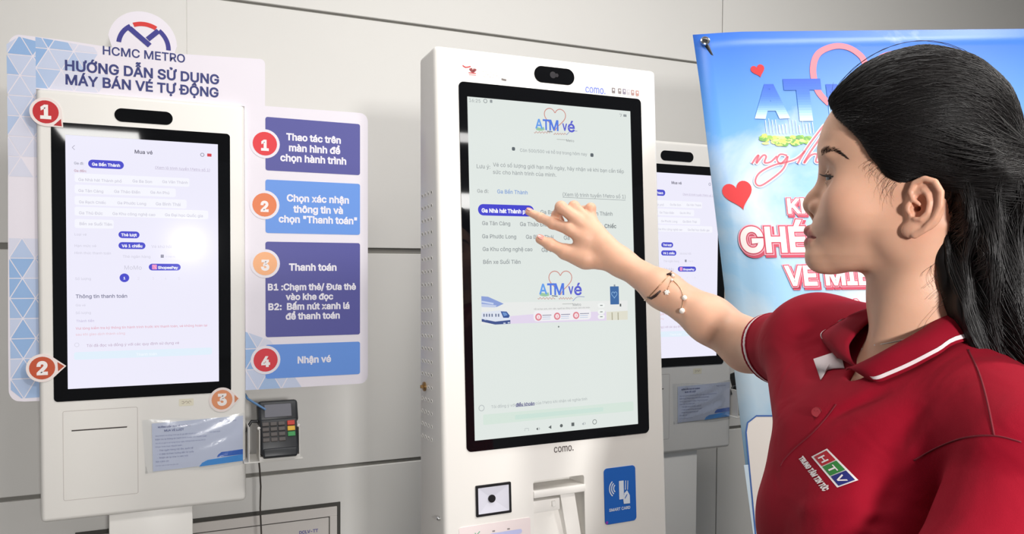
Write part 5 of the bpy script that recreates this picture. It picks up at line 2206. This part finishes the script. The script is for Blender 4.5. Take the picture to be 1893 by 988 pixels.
def sleeves(P, r0, cut):
    a = cap(P, SH_R - ARM_D * .01 - HU * .002, CUFF_R + ARM_D * .05 - HU * .004, .056 + r0, .0455 + r0)
    b = chain(P, [SH_L - HU * .004, SH_L + ARM_L * .12 + TF * .010, CUFF_L + ARM_L * .05 + TF * .004], [.055 + r0, .060 + r0, .064 + r0], .02)
    if cut:
        a = np.maximum(a, (P - f32(*CUFF_R)) @ f32(*CUFF_N))
        b = np.maximum(b, (P - f32(*CUFF_L)) @ f32(*ARM_L))
    return a, b


FOLDS = []                                    # (points, radius, depth sign)


def shirt_outer(P, r0=0.0, cut=True):
    d = torso_field(P, .010 + r0)
    d = smin(d, shoulders_field(P, .009 + r0), .035)
    a, b = sleeves(P, r0, cut)
    d = smin(d, a, .022)
    d = smin(d, b, .005)
    q = to_torso(P)
    # cloth folds: soft ridges running from the raised shoulder and from the near armpit
    for (u0, u1, amp, wid) in FOLDS:
        t = np.clip(((q - f32(*u0)) @ f32(*(np.array(u1) - u0))) / np.sum((np.array(u1) - u0) ** 2), 0, 1)
        dist = np.linalg.norm(q - f32(*u0) - t[:, None] * f32(*(np.array(u1) - u0)), axis=1)
        d = d - np.float32(amp) * np.exp(-(dist / wid) ** 2) * np.sin(np.pi * np.clip(t * .9 + .05, 0, 1))
    return d


def neck_hole(P):
    h = chain(P, [tw(-.002, 0, -.060), tw(.000, 0, -.010), tw(-.004, 0, .12)], [.050, .0600, .066])
    v = chain(P, [tw(.075, -.004, -.018), tw(.050, 0, .010)], [.014, .030])
    return smin(h, v, .02)


def shirt_field(P):
    d = shirt_outer(P)
    d = np.maximum(d, -shirt_outer(P, -.0125, False))
    d = smax(d, -neck_hole(P), .004)
    q = to_torso(P)
    return np.maximum(d, -.66 - q[:, 2])


FOLDS += [((.0765, .0513, -.0279), (.118, .000, -.075), -.0050, .008), ((.083, .062, -.045), (.125, .020, -.098), .0045, .009), ((.074, .090, -.036), (.102, .075, -.085), -.0065, .010),
          ((.098, .078, -.075), (.122, .090, -.150), -.0100, .013), ((.152, .028, -.146), (.112, .096, -.130), .0065, .008), ((.110, .095, -.142), (.150, .030, -.166), -.0060, .008),
          ((.128, -.060, -.080), (.070, -.150, -.050), .0045, .009), ((.120, -.045, -.105), (.060, -.155, -.085), -.0045, .008), ((.135, -.030, -.120), (.085, -.130, -.110), .0045, .010),
          ((.060, -.190, -.010), (.050, -.250, -.015), .0035, .008), ((.030, -.200, .030), (.045, -.255, .015), -.0030, .007), ((.040, .165, -.110), (.105, .165, -.130), .0040, .010)]
SHIRT = Field()
SHIRT.add(shirt_field, *bbox([SH_R, CUFF_R, SH_L, CUFF_L, tw(.2, 0, -.67), tw(-.14, 0, -.2), tw(0, -.17, -.2), tw(0, .17, -.6)], .07), k=.001)
SHIRT_SKIN = Field()
SHIRT_SKIN.add(lambda P: shirt_outer(P), *bbox([SH_R, CUFF_R, SH_L, CUFF_L, tw(.2, 0, -.67), tw(-.14, 0, -.2), tw(0, -.17, -.2), tw(0, .17, -.6)], .07), k=.001)


def on_shirt(x, y, off=0.0):
    d = CAM_R @ np.array([(x - CX) / F_PX, 1, -(y - CY) / F_PX])
    p = body_trace(CAM_C + d * .45, d, SHIRT_SKIN, 110)
    if np.linalg.norm(p - NB) > 1.0:
        print('MISS shirt', x, y)
    return p - nv(d) * off
SV, SQ = surface(SHIRT, *bbox([SH_R, CUFF_R + ARM_D * .01, SH_L, CUFF_L, tw(.17, 0, -.66), tw(-.10, 0, -.2), tw(0, -.15, -.2), tw(0, .15, -.6)], .075), 0.002)


def fabric(name, col, k=1.0):
    m = mat(name, col, 0.78, spec=0.12, noise=0.05, nscale=18)
    nt = m.node_tree
    b = nt.nodes['Principled BSDF']
    b.inputs['Sheen Weight'].default_value = 0.02
    b.inputs['Sheen Roughness'].default_value = 0.5
    tc = nt.nodes.new('ShaderNodeTexCoord')
    n1 = nt.nodes.new('ShaderNodeTexNoise')
    n1.inputs['Scale'].default_value = 1400
    n2 = nt.nodes.new('ShaderNodeTexNoise')
    n2.inputs['Scale'].default_value = 16
    n2.inputs['Detail'].default_value = 2
    n2.inputs['Distortion'].default_value = 0.6
    b1 = nt.nodes.new('ShaderNodeBump')
    b1.inputs['Strength'].default_value = 0.25
    b1.inputs['Distance'].default_value = 0.0004
    b2 = nt.nodes.new('ShaderNodeBump')
    b2.inputs['Strength'].default_value = 0.35 * k
    b2.inputs['Distance'].default_value = 0.010
    nt.links.new(tc.outputs['Object'], n1.inputs['Vector'])
    nt.links.new(tc.outputs['Object'], n2.inputs['Vector'])
    nt.links.new(n2.outputs['Fac'], b2.inputs['Height'])
    nt.links.new(n1.outputs['Fac'], b1.inputs['Height'])
    nt.links.new(b2.outputs['Normal'], b1.inputs['Normal'])
    nt.links.new(b1.outputs['Normal'], b.inputs['Normal'])
    return m


M_RED = fabric('crimson_knit', (148, 12, 36))
M_RED2 = fabric('crimson_rib', (140, 14, 36), 0.3)
M_TRIM = fabric('white_trim', (232, 218, 220), 0.2)
POLO = field_mesh('polo_shirt', SV, SQ, M_RED, WOMAN)


def band(name, d0, d1, cuff, nrm, m, r0, side, parent):
    """knitted ring round a sleeve, from d0 to d1 before its end"""
    f = Field()

    def fn(P):
        a, b = sleeves(P, r0, False)
        v = a if side == 'r' else b
        d = np.maximum(v, -(v + .0030))
        t = (P - f32(*cuff)) @ f32(*nrm)
        return np.maximum(d, np.maximum(t + d0, -d1 - t))
    lo_, hi_ = bbox([cuff - nrm * d1, cuff - nrm * d0], .085)
    f.add(fn, lo_, hi_, k=.001)
    V, Q = surface(f, lo_, hi_, .0016)
    return field_mesh(name, V, Q, m, parent)


band('sleeve_rib', -.0006, .0050, CUFF_R, CUFF_N, M_RED2, .0012, 'r', POLO)
band('sleeve_stripe', .0050, .0115, CUFF_R, CUFF_N, M_TRIM, .0010, 'r', POLO)['label'] = 'white stripe round the sleeve end'
band('sleeve_rib', .0115, .0155, CUFF_R, CUFF_N, M_RED2, .0012, 'r', POLO)

# ---- collar: two leaves folded down round the neck
near_top = [(p - NB) @ TB.T for p in (at_depth(1564, 684, .790), at_depth(1588, 674, .768), at_depth(1620, 658, .750), at_depth(1649, 642, .740), at_depth(1709, 608, .733), at_depth(1761, 569, .742))]
near_top += [np.array([-.030, .060, .064]), np.array([-.062, .030, .070]), np.array([-.070, 0, .072])]
near_bot = []
for x, y in ((1604, 700), (1624, 707), (1650, 698), (1690, 680), (1735, 656), (1785, 631)):
    near_bot.append((on_shirt(x, y, .0035) - NB) @ TB.T)
near_bot += [np.array([-.060, .082, .030]), np.array([-.092, .045, .036]), np.array([-.100, 0, .038])]


def leaf(name, top, bot, flip):
    n = 40

    def smooth(L):
        P = [L[0]] + list(L) + [L[-1]]
        out = []
        for i in range(n + 1):
            t = i / n * (len(L) - 1)
            j = min(int(t), len(L) - 2)
            t -= j
            p0, p1, p2, p3 = P[j], P[j + 1], P[j + 2], P[j + 3]
            out.append(0.5 * (2 * p1 + (p2 - p0) * t + (2 * p0 - 5 * p1 + 4 * p2 - p3) * t * t + (3 * p1 - p0 - 3 * p2 + p3) * t ** 3))
        return out
    A, B = smooth(top), smooth(bot)
    bm = bmesh.new()
    m_ = 10
    G_ = []
    for i in range(n + 1):
        row = []
        for j in range(m_ + 1):
            t = j / m_
            p = A[i] * (1 - t) + B[i] * t
            o = np.array([p[0] + .01, p[1], 0])
            o = o / (np.linalg.norm(o) + 1e-9)
            p = p + o * .0055 * math.sin(t * PI) + np.array([0, 0, .0050 * math.sin(t * PI)])
            row.append(bm.verts.new(Vector(tw(*p))))
        G_.append(row)
    for i in range(n):
        for j in range(m_):
            bm.faces.new((G_[i][j], G_[i + 1][j], G_[i + 1][j + 1], G_[i][j + 1]))
    # white stripe along the lower edge, a separate ribbon just above it
    o = from_bm(name, bm, M_RED2, POLO, smooth=180)
    so = o.modifiers.new('thick', 'SOLIDIFY')
    so.thickness = .0022
    so.offset = 0
    bm = bmesh.new()
    prev = None
    for i in range(int(n * .12) if flip else 2, int(n * .72)):
        row = []
        for t in (.88, .965):
            p = A[i] * (1 - t) + B[i] * t
            o2 = np.array([p[0] + .01, p[1], 0])
            o2 = o2 / (np.linalg.norm(o2) + 1e-9)
            p = p + o2 * (.0055 * math.sin(t * PI) + .0018) + np.array([0, 0, .0050 * math.sin(t * PI) + .0016])
            row.append(bm.verts.new(Vector(tw(*p))))
        if prev:
            bm.faces.new((prev[0], prev[1], row[1], row[0]))
        prev = row
    from_bm('collar_stripe', bm, M_TRIM, o, smooth=180)['label'] = 'white stripe along the collar edge'
    return o


leaf('collar', near_top, near_bot, False)
far_top = [p * [1, -1, 1] for p in near_top]
far_bot = [(on_shirt(x, y, .004) - NB) @ TB.T for x, y in ((1548, 662), (1524, 634), (1519, 620), (1532, 610.5), (1548, 603.5), (1566, 597.5))] + [p * [1, -1, 1] for p in near_bot[6:]]
leaf('collar', far_top, far_bot, True)
# neck tape inside the collar
bm = bmesh.new()
ring = []
for k in range(41):
    a = 2 * PI * k / 40
    ring.append([Vector(tw(-.006 + .060 * math.cos(a) * (1.12 if math.cos(a) > 0 else 1), .058 * math.sin(a), z + .026 - .048 * max(0, math.cos(a)) ** 1.2)) for z in (-.010, .018)])
vs = [[bm.verts.new(p) for p in r] for r in ring[:-1]]
for k in range(40):
    a, b = vs[k], vs[(k + 1) % 40]
    if k in (39, 0):
        continue
    bm.faces.new((a[0], b[0], b[1], a[1]))
o = from_bm('collar_stand', bm, M_RED2, POLO, smooth=180)
so = o.modifiers.new('thick', 'SOLIDIFY')
so.thickness = .002
# pale facing folded out at the top of the placket
bm = bmesh.new()
fp = [(1503.5, 664, .030), (1528, 656, .032), (1551, 648, .020), (1556, 664, .014), (1560, 680, .006), (1540, 681, .006), (1529, 683, .007), (1516.5, 702, .003)]
vs = [bm.verts.new(Vector(on_shirt(x, y, .004 + .3 * e))) for x, y, e in fp]
cvt = bm.verts.new(Vector(on_shirt(1534, 672, .009)))
for k in range(len(vs)):
    bm.faces.new((vs[k], vs[(k + 1) % len(vs)], cvt))
o = from_bm('collar_facing', bm, M_TRIM, POLO, smooth=60)
o['label'] = 'white facing turned out at the open collar'
so = o.modifiers.new('thick', 'SOLIDIFY')
so.thickness = .0016


def seam(name, pts, r, m, off=.0002):
    bm = bmesh.new()
    q = bez(pts, 6)
    bm_tube(bm, [Vector(on_shirt(x, y, off)) for x, y in q], r, 6)
    return from_bm(name, bm, m, POLO, smooth=180)


M_SEAM_R = mat('crimson_seam', (112, 14, 32), .8, noise=.05)
seam('placket_edge', [(1546, 748), (1525, 776), (1500, 803), (1470, 829), (1450, 850), (1443, 862)], .0007, M_SEAM_R)
seam('shoulder_seam', [(1790, 647), (1810, 690), (1825, 742), (1838, 806)], .0008, M_SEAM_R)
seam('armhole_seam', [(1690, 852), (1731, 829), (1775, 812), (1815, 806), (1850, 808), (1888, 818)], .0008, M_SEAM_R)
# button
c = on_shirt(1511, 763, .0)
bn = nv(CAM_C - c + np.array([-.35, .1, .15]))
bm = bmesh.new()
bm_tube(bm, [Vector(c - bn * .001), Vector(c + bn * .0022)], .0052, 20)
bm_tube(bm, [Vector(c + bn * .0020), Vector(c + bn * .0030)], .0050, 20, cap=False)
for dx, dz in ((-.0014, .0014), (.0014, .0014), (-.0014, -.0014), (.0014, -.0014)):
    bm_tube(bm, [Vector(c + bn * .0022 + HU * dz + np.cross(bn, HU) * dx), Vector(c + bn * .0026 + HU * dz + np.cross(bn, HU) * dx)], .0005, 6)
from_bm('button', bm, mat('red_button', (150, 52, 60), .25, noise=.05), POLO, smooth=40)

# embroidered badge on the left chest: HTV tiles and the line below them
C0, C1, C3 = np.array([1503.0, 845.5]), np.array([1528.5, 832.5]), np.array([1549.0, 899.5])     # lower-left, upper-left, lower-right corners on the cloth
C2 = np.array([1582.5, 887.5])


def badge_px(a, b):
    """a along the word 0..1, b upwards 0..1"""
    p = (C0 * (1 - a) + C3 * a) * (1 - b) + (C1 * (1 - a) + C2 * a) * b
    return p


class ClothPrint:
    def __init__(self):
        self.V, self.F, self.MI, self.mats = [], [], [], []

    def poly(self, pts, m, off, faces=None):
        if m not in self.mats:
            self.mats.append(m)
        b = len(self.V)
        self.V += [tuple(on_shirt(p[0], p[1], off)) for p in pts]
        fs = faces or [tuple(range(len(pts)))]
        self.F += [tuple(b + i for i in f) for f in fs]
        self.MI += [self.mats.index(m)] * len(fs)

    def quad(self, a0, b0, a1, b1, m, off, n=4):
        P, Fc = [], []
        for i in range(n + 1):
            for j in range(n + 1):
                P.append(badge_px(a0 + (a1 - a0) * i / n, b0 + (b1 - b0) * j / n))
        for i in range(n):
            for j in range(n):
                k = i * (n + 1) + j
                Fc.append((k, k + n + 1, k + n + 2, k + 1))
        self.poly(P, m, off, Fc)

    def word(self, s, a0, a1, b0, b1, m, off, bold):
        V, Fc = text_geo(s, bold)
        xs_ = [p[0] for p in V]
        y1 = 0.728
        self.poly([badge_px(a0 + (a1 - a0) * (x - min(xs_)) / (max(xs_) - min(xs_)), b0 + (b1 - b0) * y / y1) for x, y in V], m, off, Fc)

    def build(self, name, parent):
        me = bpy.data.meshes.new(name)
        me.from_pydata(self.V, [], self.F)
        for m in self.mats:
            me.materials.append(m)
        me.polygons.foreach_set('material_index', self.MI)
        return link_mesh(name, me, parent)


cp = ClothPrint()
TH = ink((236, 226, 226))
cp.quad(-.03, -.08, 1.03, 1.08, TH, .0005, 12)
cp.quad(0.005, .04, .322, .96, ink((176, 34, 46)), .0009, 6)
cp.quad(.345, .04, .655, .96, ink((52, 128, 60)), .0009, 6)
cp.quad(.678, .04, .995, .96, ink((38, 44, 118)), .0009, 6)
cp.word('H', .075, .255, .20, .80, TH, .0014, .015)
cp.word('T', .40, .60, .20, .80, TH, .0014, .015)
cp.word('V', .73, .95, .20, .80, TH, .0014, .015)
cp.word('TRUNG TÂM TIN TỨC', -.16, 1.00, -.80, -.36, TH, .0009, .05)
cp.build('chest_badge', POLO)['label'] = 'embroidered badge with red, green and blue tiles'

# ---- trousers and shoes (below the view)
TR_F = Field()


def trouser_field(P):
    d = ell(to_torso(P), (.005, 0, -.600), (.112, .152, .10))
    for h_, k_, f_ in ((HIP_R, KNEE_R, FOOT_R), (HIP_L, KNEE_L, FOOT_L)):
        d = smin(d, chain(P, [h_, k_, f_ + HU * .02], [.088, .068, .060], .03), .05)
    return d


TR_F.add(trouser_field, *bbox([HIP_R, HIP_L, FOOT_R, FOOT_L, tw(.1, 0, -.5), tw(-.1, 0, -.5)], .09), k=.001)
V, Q = surface(TR_F, *bbox([HIP_R, HIP_L, FOOT_R, FOOT_L, tw(.1, 0, -.52), tw(-.1, 0, -.52)], .10), .006)
field_mesh('trousers', V, Q, fabric('dark_trousers', (34, 36, 44), .4), WOMAN)
for f_ in (FOOT_R, FOOT_L):
    sf = Field()
    g0 = np.array([f_[0], f_[1], .040])
    sf.add(lambda P, g0=g0, f_=f_: np.maximum(smin(cap(P, g0 - TF * .03, g0 + TF * .15, .040, .032), cap(P, g0 - TF * .02, f_ + np.array([0, 0, .01]), .040, .040), .03), .004 - P[:, 2]), *bbox([g0 - TF * .05, g0 + TF * .16, f_], .06), k=.001)
    V, Q = surface(sf, *bbox([g0 - TF * .05, g0 + TF * .16, f_], .06), .004)
    field_mesh('shoe', V, Q, mat('dark_shoe', (30, 30, 34), .5, noise=.05), WOMAN)

# ---- hair
HC = np.array([-.022, 0, .066])
HR = np.array([.0940, .0825, .0965])
COLZ = [-.36, -.28, -.20, -.15, -.10, -.05, .02, .06]
COLX = [-.160, -.150, -.136, -.120, -.103, -.096, -.091, -.082]
COLRX = [.030, .045, .052, .053, .057, .058, .055, .034]
COLRY = [.055, .072, .082, .086, .087, .087, .084, .064]


def hair_field(P):
    q = to_head(P)
    x, y, z = q[:, 0], q[:, 1], q[:, 2]
    d = ell(q, HC, HR)
    xh = np.interp(z, [.00, .0157, .0302, .0527, .0724, .0901, .111, .13, .17], [-.040, -.0123, .0002, .0138, .0266, .0440, .0565, .075, .10]).astype(np.float32)
    d = smax(d, (x - xh) * .75, .010)
    zl = np.interp(x, [-.20, -.064, -.056, -.045, -.030, -.010, .01], [-.20, -.04, .004, .022, .018, .010, .02]).astype(np.float32)
    d = smax(d, (zl - z) * .7, .008)
    c = np.interp(z, COLZ, COLX).astype(np.float32)
    a = np.interp(z, COLZ, COLRX).astype(np.float32)
    b = np.interp(z, COLZ, COLRY).astype(np.float32)
    e = (np.sqrt(((x - c) / a) ** 2 + (y / b) ** 2 + 1e-9) - 1) * np.minimum(a, b) * .9
    e = np.maximum(e, np.maximum(-.35 - z, z - .05))
    ang = np.arctan2(y / b, (x - c) / a)
    e = e - (.0030 * np.sin(ang * 7 + z * 22 + 2 * np.sin(z * 18)) + .0016 * np.sin(ang * 17 - z * 40)).astype(np.float32)
    d = smin(d, e, .018)
    # combed ripples running to the gathering point at the back
    g = np.arctan2(z - .020, x + .118)
    d = d - (.0004 * np.sin(g * 34 + 3 * np.sin(x * 22)) * (x > -.12)).astype(np.float32)
    return d


HF_ = Field()
hb = bbox([hw(.07, .085, .17), hw(-.21, -.09, -.37), hw(-.21, .09, .17), hw(.07, -.085, -.37)], .015)
HF_.add(hair_field, *hb, k=.001)
V, Q = surface(HF_, *hb, .0022)
M_HBASE = mat('hair_mass', (17, 14, 14), 0.62, spec=0.2, noise=0.25, nscale=25)
HAIR = field_mesh('hair', V, Q, M_HBASE, WOMAN)
M_STRAND = mat('hair_strands', (22, 18, 18), 0.45, spec=0.4, noise=0.35, nscale=40)
M_WISP = mat('hair_wisps', (66, 46, 38), 0.5, spec=0.3, noise=0.2)
rnd = random.Random(21)


def capproj(p, off):
    v = (np.array(p) - HC) / HR
    v = v / np.linalg.norm(v)
    return HC + v * (HR + off)


line0 = [(.054, 0, .118), (.053, .018, .109), (.044, .034, .090), (.026, .051, .0724), (.0130, .0620, .0527), (.000, .0690, .0330), (-.012, .0725, .0200), (-.028, .0760, .0200), (-.042, .0785, .0240), (-.056, .0790, .0200)]


def hairline(s):
    t = s * (len(line0) - 1)
    j = min(int(t), len(line0) - 2)
    t -= j
    return np.array(line0[j]) * (1 - t) + np.array(line0[j + 1]) * t


def strands(name, paths, rads, tapers, m, off):
    """lay many paths on the hair mass, then sweep thin tubes along them"""
    n = len(paths[0])
    P = np.array([p for q in paths for p in q])
    X = (P - HC)
    X[:, 2] *= .25
    X = X / np.linalg.norm(X, axis=1)[:, None]
    Wp = np.array([hw(*p) for p in P + X * .022])
    Dw = -(X[:, :1] * HF + X[:, 1:2] * HL + X[:, 2:] * HU)
    T = trace_many(Wp, Dw, hair_field)
    ok = np.linalg.norm(T - Wp, axis=1) < .06
    T = np.where(ok[:, None], T, Wp + Dw * .02) - Dw * np.repeat(np.array(off), n)[:, None]
    bm = bmesh.new()
    for i in range(len(paths)):
        bm_tube(bm, [Vector(v) for v in T[i * n:(i + 1) * n].astype(float)], rads[i], 3, cap=False, taper=tapers[i])
    return from_bm(name, bm, m, HAIR, smooth=180)


paths, rads, tps, offs = [], [], [], []
for k in range(2900):
    sd = 1 if rnd.random() < .74 else -1
    st = hairline(rnd.random() ** 1.1)
    G = np.array([-.116, rnd.uniform(-.030, .012), .030 + rnd.uniform(-.035, .040)])
    bk = .03 + rnd.random() * .6 if rnd.random() < .6 else rnd.uniform(.015, .07)
    pts = []
    amp, ph, fr = rnd.uniform(0, .0030), rnd.uniform(0, 6), rnd.uniform(3, 7)
    for j in range(15):
        t = bk + (1 - bk) * j / 14
        p = st * (1 - t) + G * t
        p[2] += .020 * math.sin(PI * t) * (.4 + st[2] * 5)
        p = capproj(p, 0)
        p[2] += amp * math.sin(fr * t + ph)
        p[1] *= sd
        pts.append(p)
    paths.append(pts)
    rads.append(rnd.uniform(.00016, .00040))
    tps.append([.3 + .7 * min(1, 4 * j / 14) for j in range(15)])
    offs.append(rnd.uniform(.0001, .0016))
strands('combed_strands', paths, rads, tps, M_STRAND, offs)
paths, rads, tps, offs = [], [], [], []
for k in range(2000):
    ph = math.radians(rnd.uniform(-80, 150))
    z0 = rnd.uniform(-.06, .026) if rnd.random() < .6 else rnd.uniform(.0, .026)
    z1 = max(-.345, z0 - rnd.uniform(.10, .34))
    w1, w2, f1 = rnd.uniform(0, 6), rnd.uniform(.04, .22), rnd.uniform(16, 34)
    pts = []
    for j in range(17):
        t = j / 16
        z = z0 + (z1 - z0) * t
        a = ph + w2 * math.sin(z * f1 + w1 + 2 * math.sin(ph * 3)) * (.3 + t)
        c, ra, rb = np.interp(z, COLZ, COLX), np.interp(z, COLZ, COLRX), np.interp(z, COLZ, COLRY)
        pts.append(np.array([c + ra * math.cos(a), rb * math.sin(a), z]))
    paths.append(pts)
    rads.append(rnd.uniform(.0002, .0005))
    tps.append([(1 - .75 * max(0, j / 16 - .6) / .4) * min(1, .3 + j / 5) for j in range(17)])
    offs.append(rnd.uniform(.0001, .0026))

strands('loose_strands', paths, rads, tps, M_STRAND, offs)
# fine flyaway hairs: forehead, temple, in front of the ear, nape
bm = bmesh.new()
for k in range(60):
    s_ = rnd.uniform(.0, .28)
    p = hairline(s_) + np.array([-.004, 0, .002])
    p[1] *= rnd.choice((1, 1, -1))
    d = np.array([rnd.uniform(.3, 1.1), rnd.uniform(-.3, .5), rnd.uniform(-.5, 1.0)])
    L_ = rnd.uniform(.008, .022)
    q = [hw(*(p + d * L_ * t + np.array([-.010 * t * t, 0, -.008 * t * t * rnd.uniform(-1, 1)]))) for t in (0, .25, .5, .75, 1)]
    bm_tube(bm, [Vector(v) for v in q], .00013, 3, cap=False)
for (x0, z0, a) in ((.050, .117, 0), (.044, .120, .4)):
    q = [hw(*(capproj((x0 - .13 * t, .012 + .02 * t, z0 + .04 * math.sin(PI * t)), .001 + .005 * math.sin(PI * t)))) for t in np.linspace(0, 1, 12)]
    bm_tube(bm, [Vector(v) for v in q], .0003, 3, cap=False)
from_bm('forehead_wisps', bm, M_STRAND, HAIR, smooth=180)
bm = bmesh.new()
for k in range(46):
    u = rnd.random()
    p = np.array([.010 - .026 * u, .0640 + .006 * u, .044 - .028 * u])
    L_ = rnd.uniform(.006, .022) * (.5 + u)
    dx = rnd.uniform(-.006, .006)
    q = []
    for t in (0, .25, .5, .75, 1):
        v = p + np.array([(.007 * math.sin(2.2 * t) + dx * t), 0, -L_ * t])
        w_ = body_trace(hw(v[0], .12, v[2]), -HL, head_field, 40)
        q.append(w_ + HL * .0002)
    bm_tube(bm, [Vector(v) for v in q], .00010, 3, cap=False, taper=[.8, .8, .7, .5, .3])
from_bm('temple_wisps', bm, M_WISP, HAIR, smooth=180)
bm = bmesh.new()
for k in range(22):
    p = np.array([-.050 - rnd.random() * .012, .056, -.030 - rnd.random() * .05])
    L_ = rnd.uniform(.02, .05)
    q = [hw(p[0] + .018 * math.sin(2.4 * t + k) * t, p[1] + .004 * t, p[2] - L_ * t) for t in np.linspace(0, 1, 7)]
    bm_tube(bm, [Vector(v) for v in q], .00014, 3, cap=False)
from_bm('nape_wisps', bm, M_STRAND, HAIR, smooth=180)

# ---- bracelet on the right wrist and a fine necklace
AX = nv(EL_R - WR_R)
M_DCORD = mat('dark_brown_cord', (52, 32, 26), .5, noise=.1)
M_GOLD = mat('rose_gold_chain', (196, 160, 130), .3, metal=.9, noise=.05)
M_PEARL = mat('pearl', (240, 232, 224), .2, spec=.7, coat=.5, noise=.02)


def arm_skin(x, y, off):
    d = CAM_R @ np.array([(x - CX) / F_PX, 1, -(y - CY) / F_PX])
    p = body_trace(CAM_C + d * .9, d, ARM_ONLY, 60)
    if np.linalg.norm(p - WR_R) > .6:
        print('MISS arm', x, y)
    return p - nv(d) * off


ARM_ONLY = Field()
ARM_ONLY.add(arm_field, *bbox([SH_R, EL_R, WR_R], .055), k=.02)
bc = at_depth(1222, 527, 1.255)
ctr = WR_R + AX * ((bc - WR_R) @ AX)
tilt = nv(CAM_R[:, 0] * .74 - CAM_R[:, 2] * .67 - CAM_R[:, 1] * .12)
e1 = nv(np.cross(tilt, HU))
e2 = np.cross(tilt, e1)
bm = bmesh.new()
loop = []
for k in range(49):
    a = 2 * PI * k / 48
    dv = e1 * math.cos(a) + e2 * math.sin(a)
    p = body_trace(ctr + dv * .07, -dv, ARM_ONLY, 50)
    loop.append(p + dv * .0006)
bm_tube(bm, [Vector(p) for p in loop], .00075, 6, cap=False)
BRAC = from_bm('bracelet', bm, M_GOLD, WOMAN, smooth=180)
bm = bmesh.new()
bm_tube(bm, [Vector(arm_skin(x, y, .0009)) for x, y in ((1197, 550), (1204, 552), (1212, 547), (1221, 538))], .0022, 8, taper=[.5, 1, 1.1, .6])
from_bm('dark_cord', bm, M_DCORD, BRAC, smooth=180)
bm = bmesh.new()
bm_tube(bm, [Vector(arm_skin(x, y, .0014)) for x, y in ((1233, 508), (1238, 507), (1242, 509), (1245, 512))], .0026, 8, taper=[.6, 1, 1, .7])
from_bm('cord_knot', bm, M_DCORD, BRAC, smooth=180)
bm = bmesh.new()
bm_tube(bm, [Vector(arm_skin(x, y, .0012)) for x, y in bez(((1242, 517), (1249, 523), (1257, 532), (1262, 545), (1262, 560), (1260, 574)), 4)], .0006, 6)
bm_tube(bm, [Vector(arm_skin(x, y, .0012)) for x, y in ((1240, 520), (1236, 530), (1233, 538))], .0005, 6)
from_bm('chain_tail', bm, M_GOLD, BRAC, smooth=180)
for (x, y, r) in ((1265.5, 551, .0040), (1261, 575, .0044), (1244, 510, .0030), (1242, 518, .0022)):
    bm = bmesh.new()
    bm_ball(bm, Vector(arm_skin(x, y, r * .9)), r)
    from_bm('pearl', bm, M_PEARL, BRAC, smooth=180)
bm = bmesh.new()
c = arm_skin(1233, 541, .003)
for k in range(6):
    bm_ball(bm, Vector(c + CAM_R[:, 0] * .0028 * math.cos(k) + HU * .0028 * math.sin(k)), .0016, u=8, v=6)
bm_ball(bm, Vector(c), .0022, u=10, v=8)
from_bm('flower_charm', bm, M_PEARL, BRAC, smooth=180)
bm = bmesh.new()
nk = []
for k in range(37):
    a = 2 * PI * k / 36
    dv = HF * math.cos(a) + HL * math.sin(a)
    z = -.128 - .018 * max(0, math.cos(a)) + .028 * max(0, -math.cos(a))
    o_ = hw(-.038, 0, z)
    p = body_trace(o_ + dv * .10, -dv, HEAD_ONLY, 50)
    nk.append(p + dv * .0008)
bm_tube(bm, [Vector(p) for p in nk], .0007, 6, cap=False)
NECK = from_bm('necklace', bm, mat('silver_chain', (206, 202, 198), .25, metal=.9, noise=.05), WOMAN, smooth=180)
bm = bmesh.new()
c = nk[1] + HF * .0022 - HU * .004
for k in range(3):
    bm_ball(bm, Vector(c - HU * .0035 * k), .0022 - .0003 * k, u=10, v=8)
from_bm('pendant', bm, M_PEARL, NECK, smooth=180)
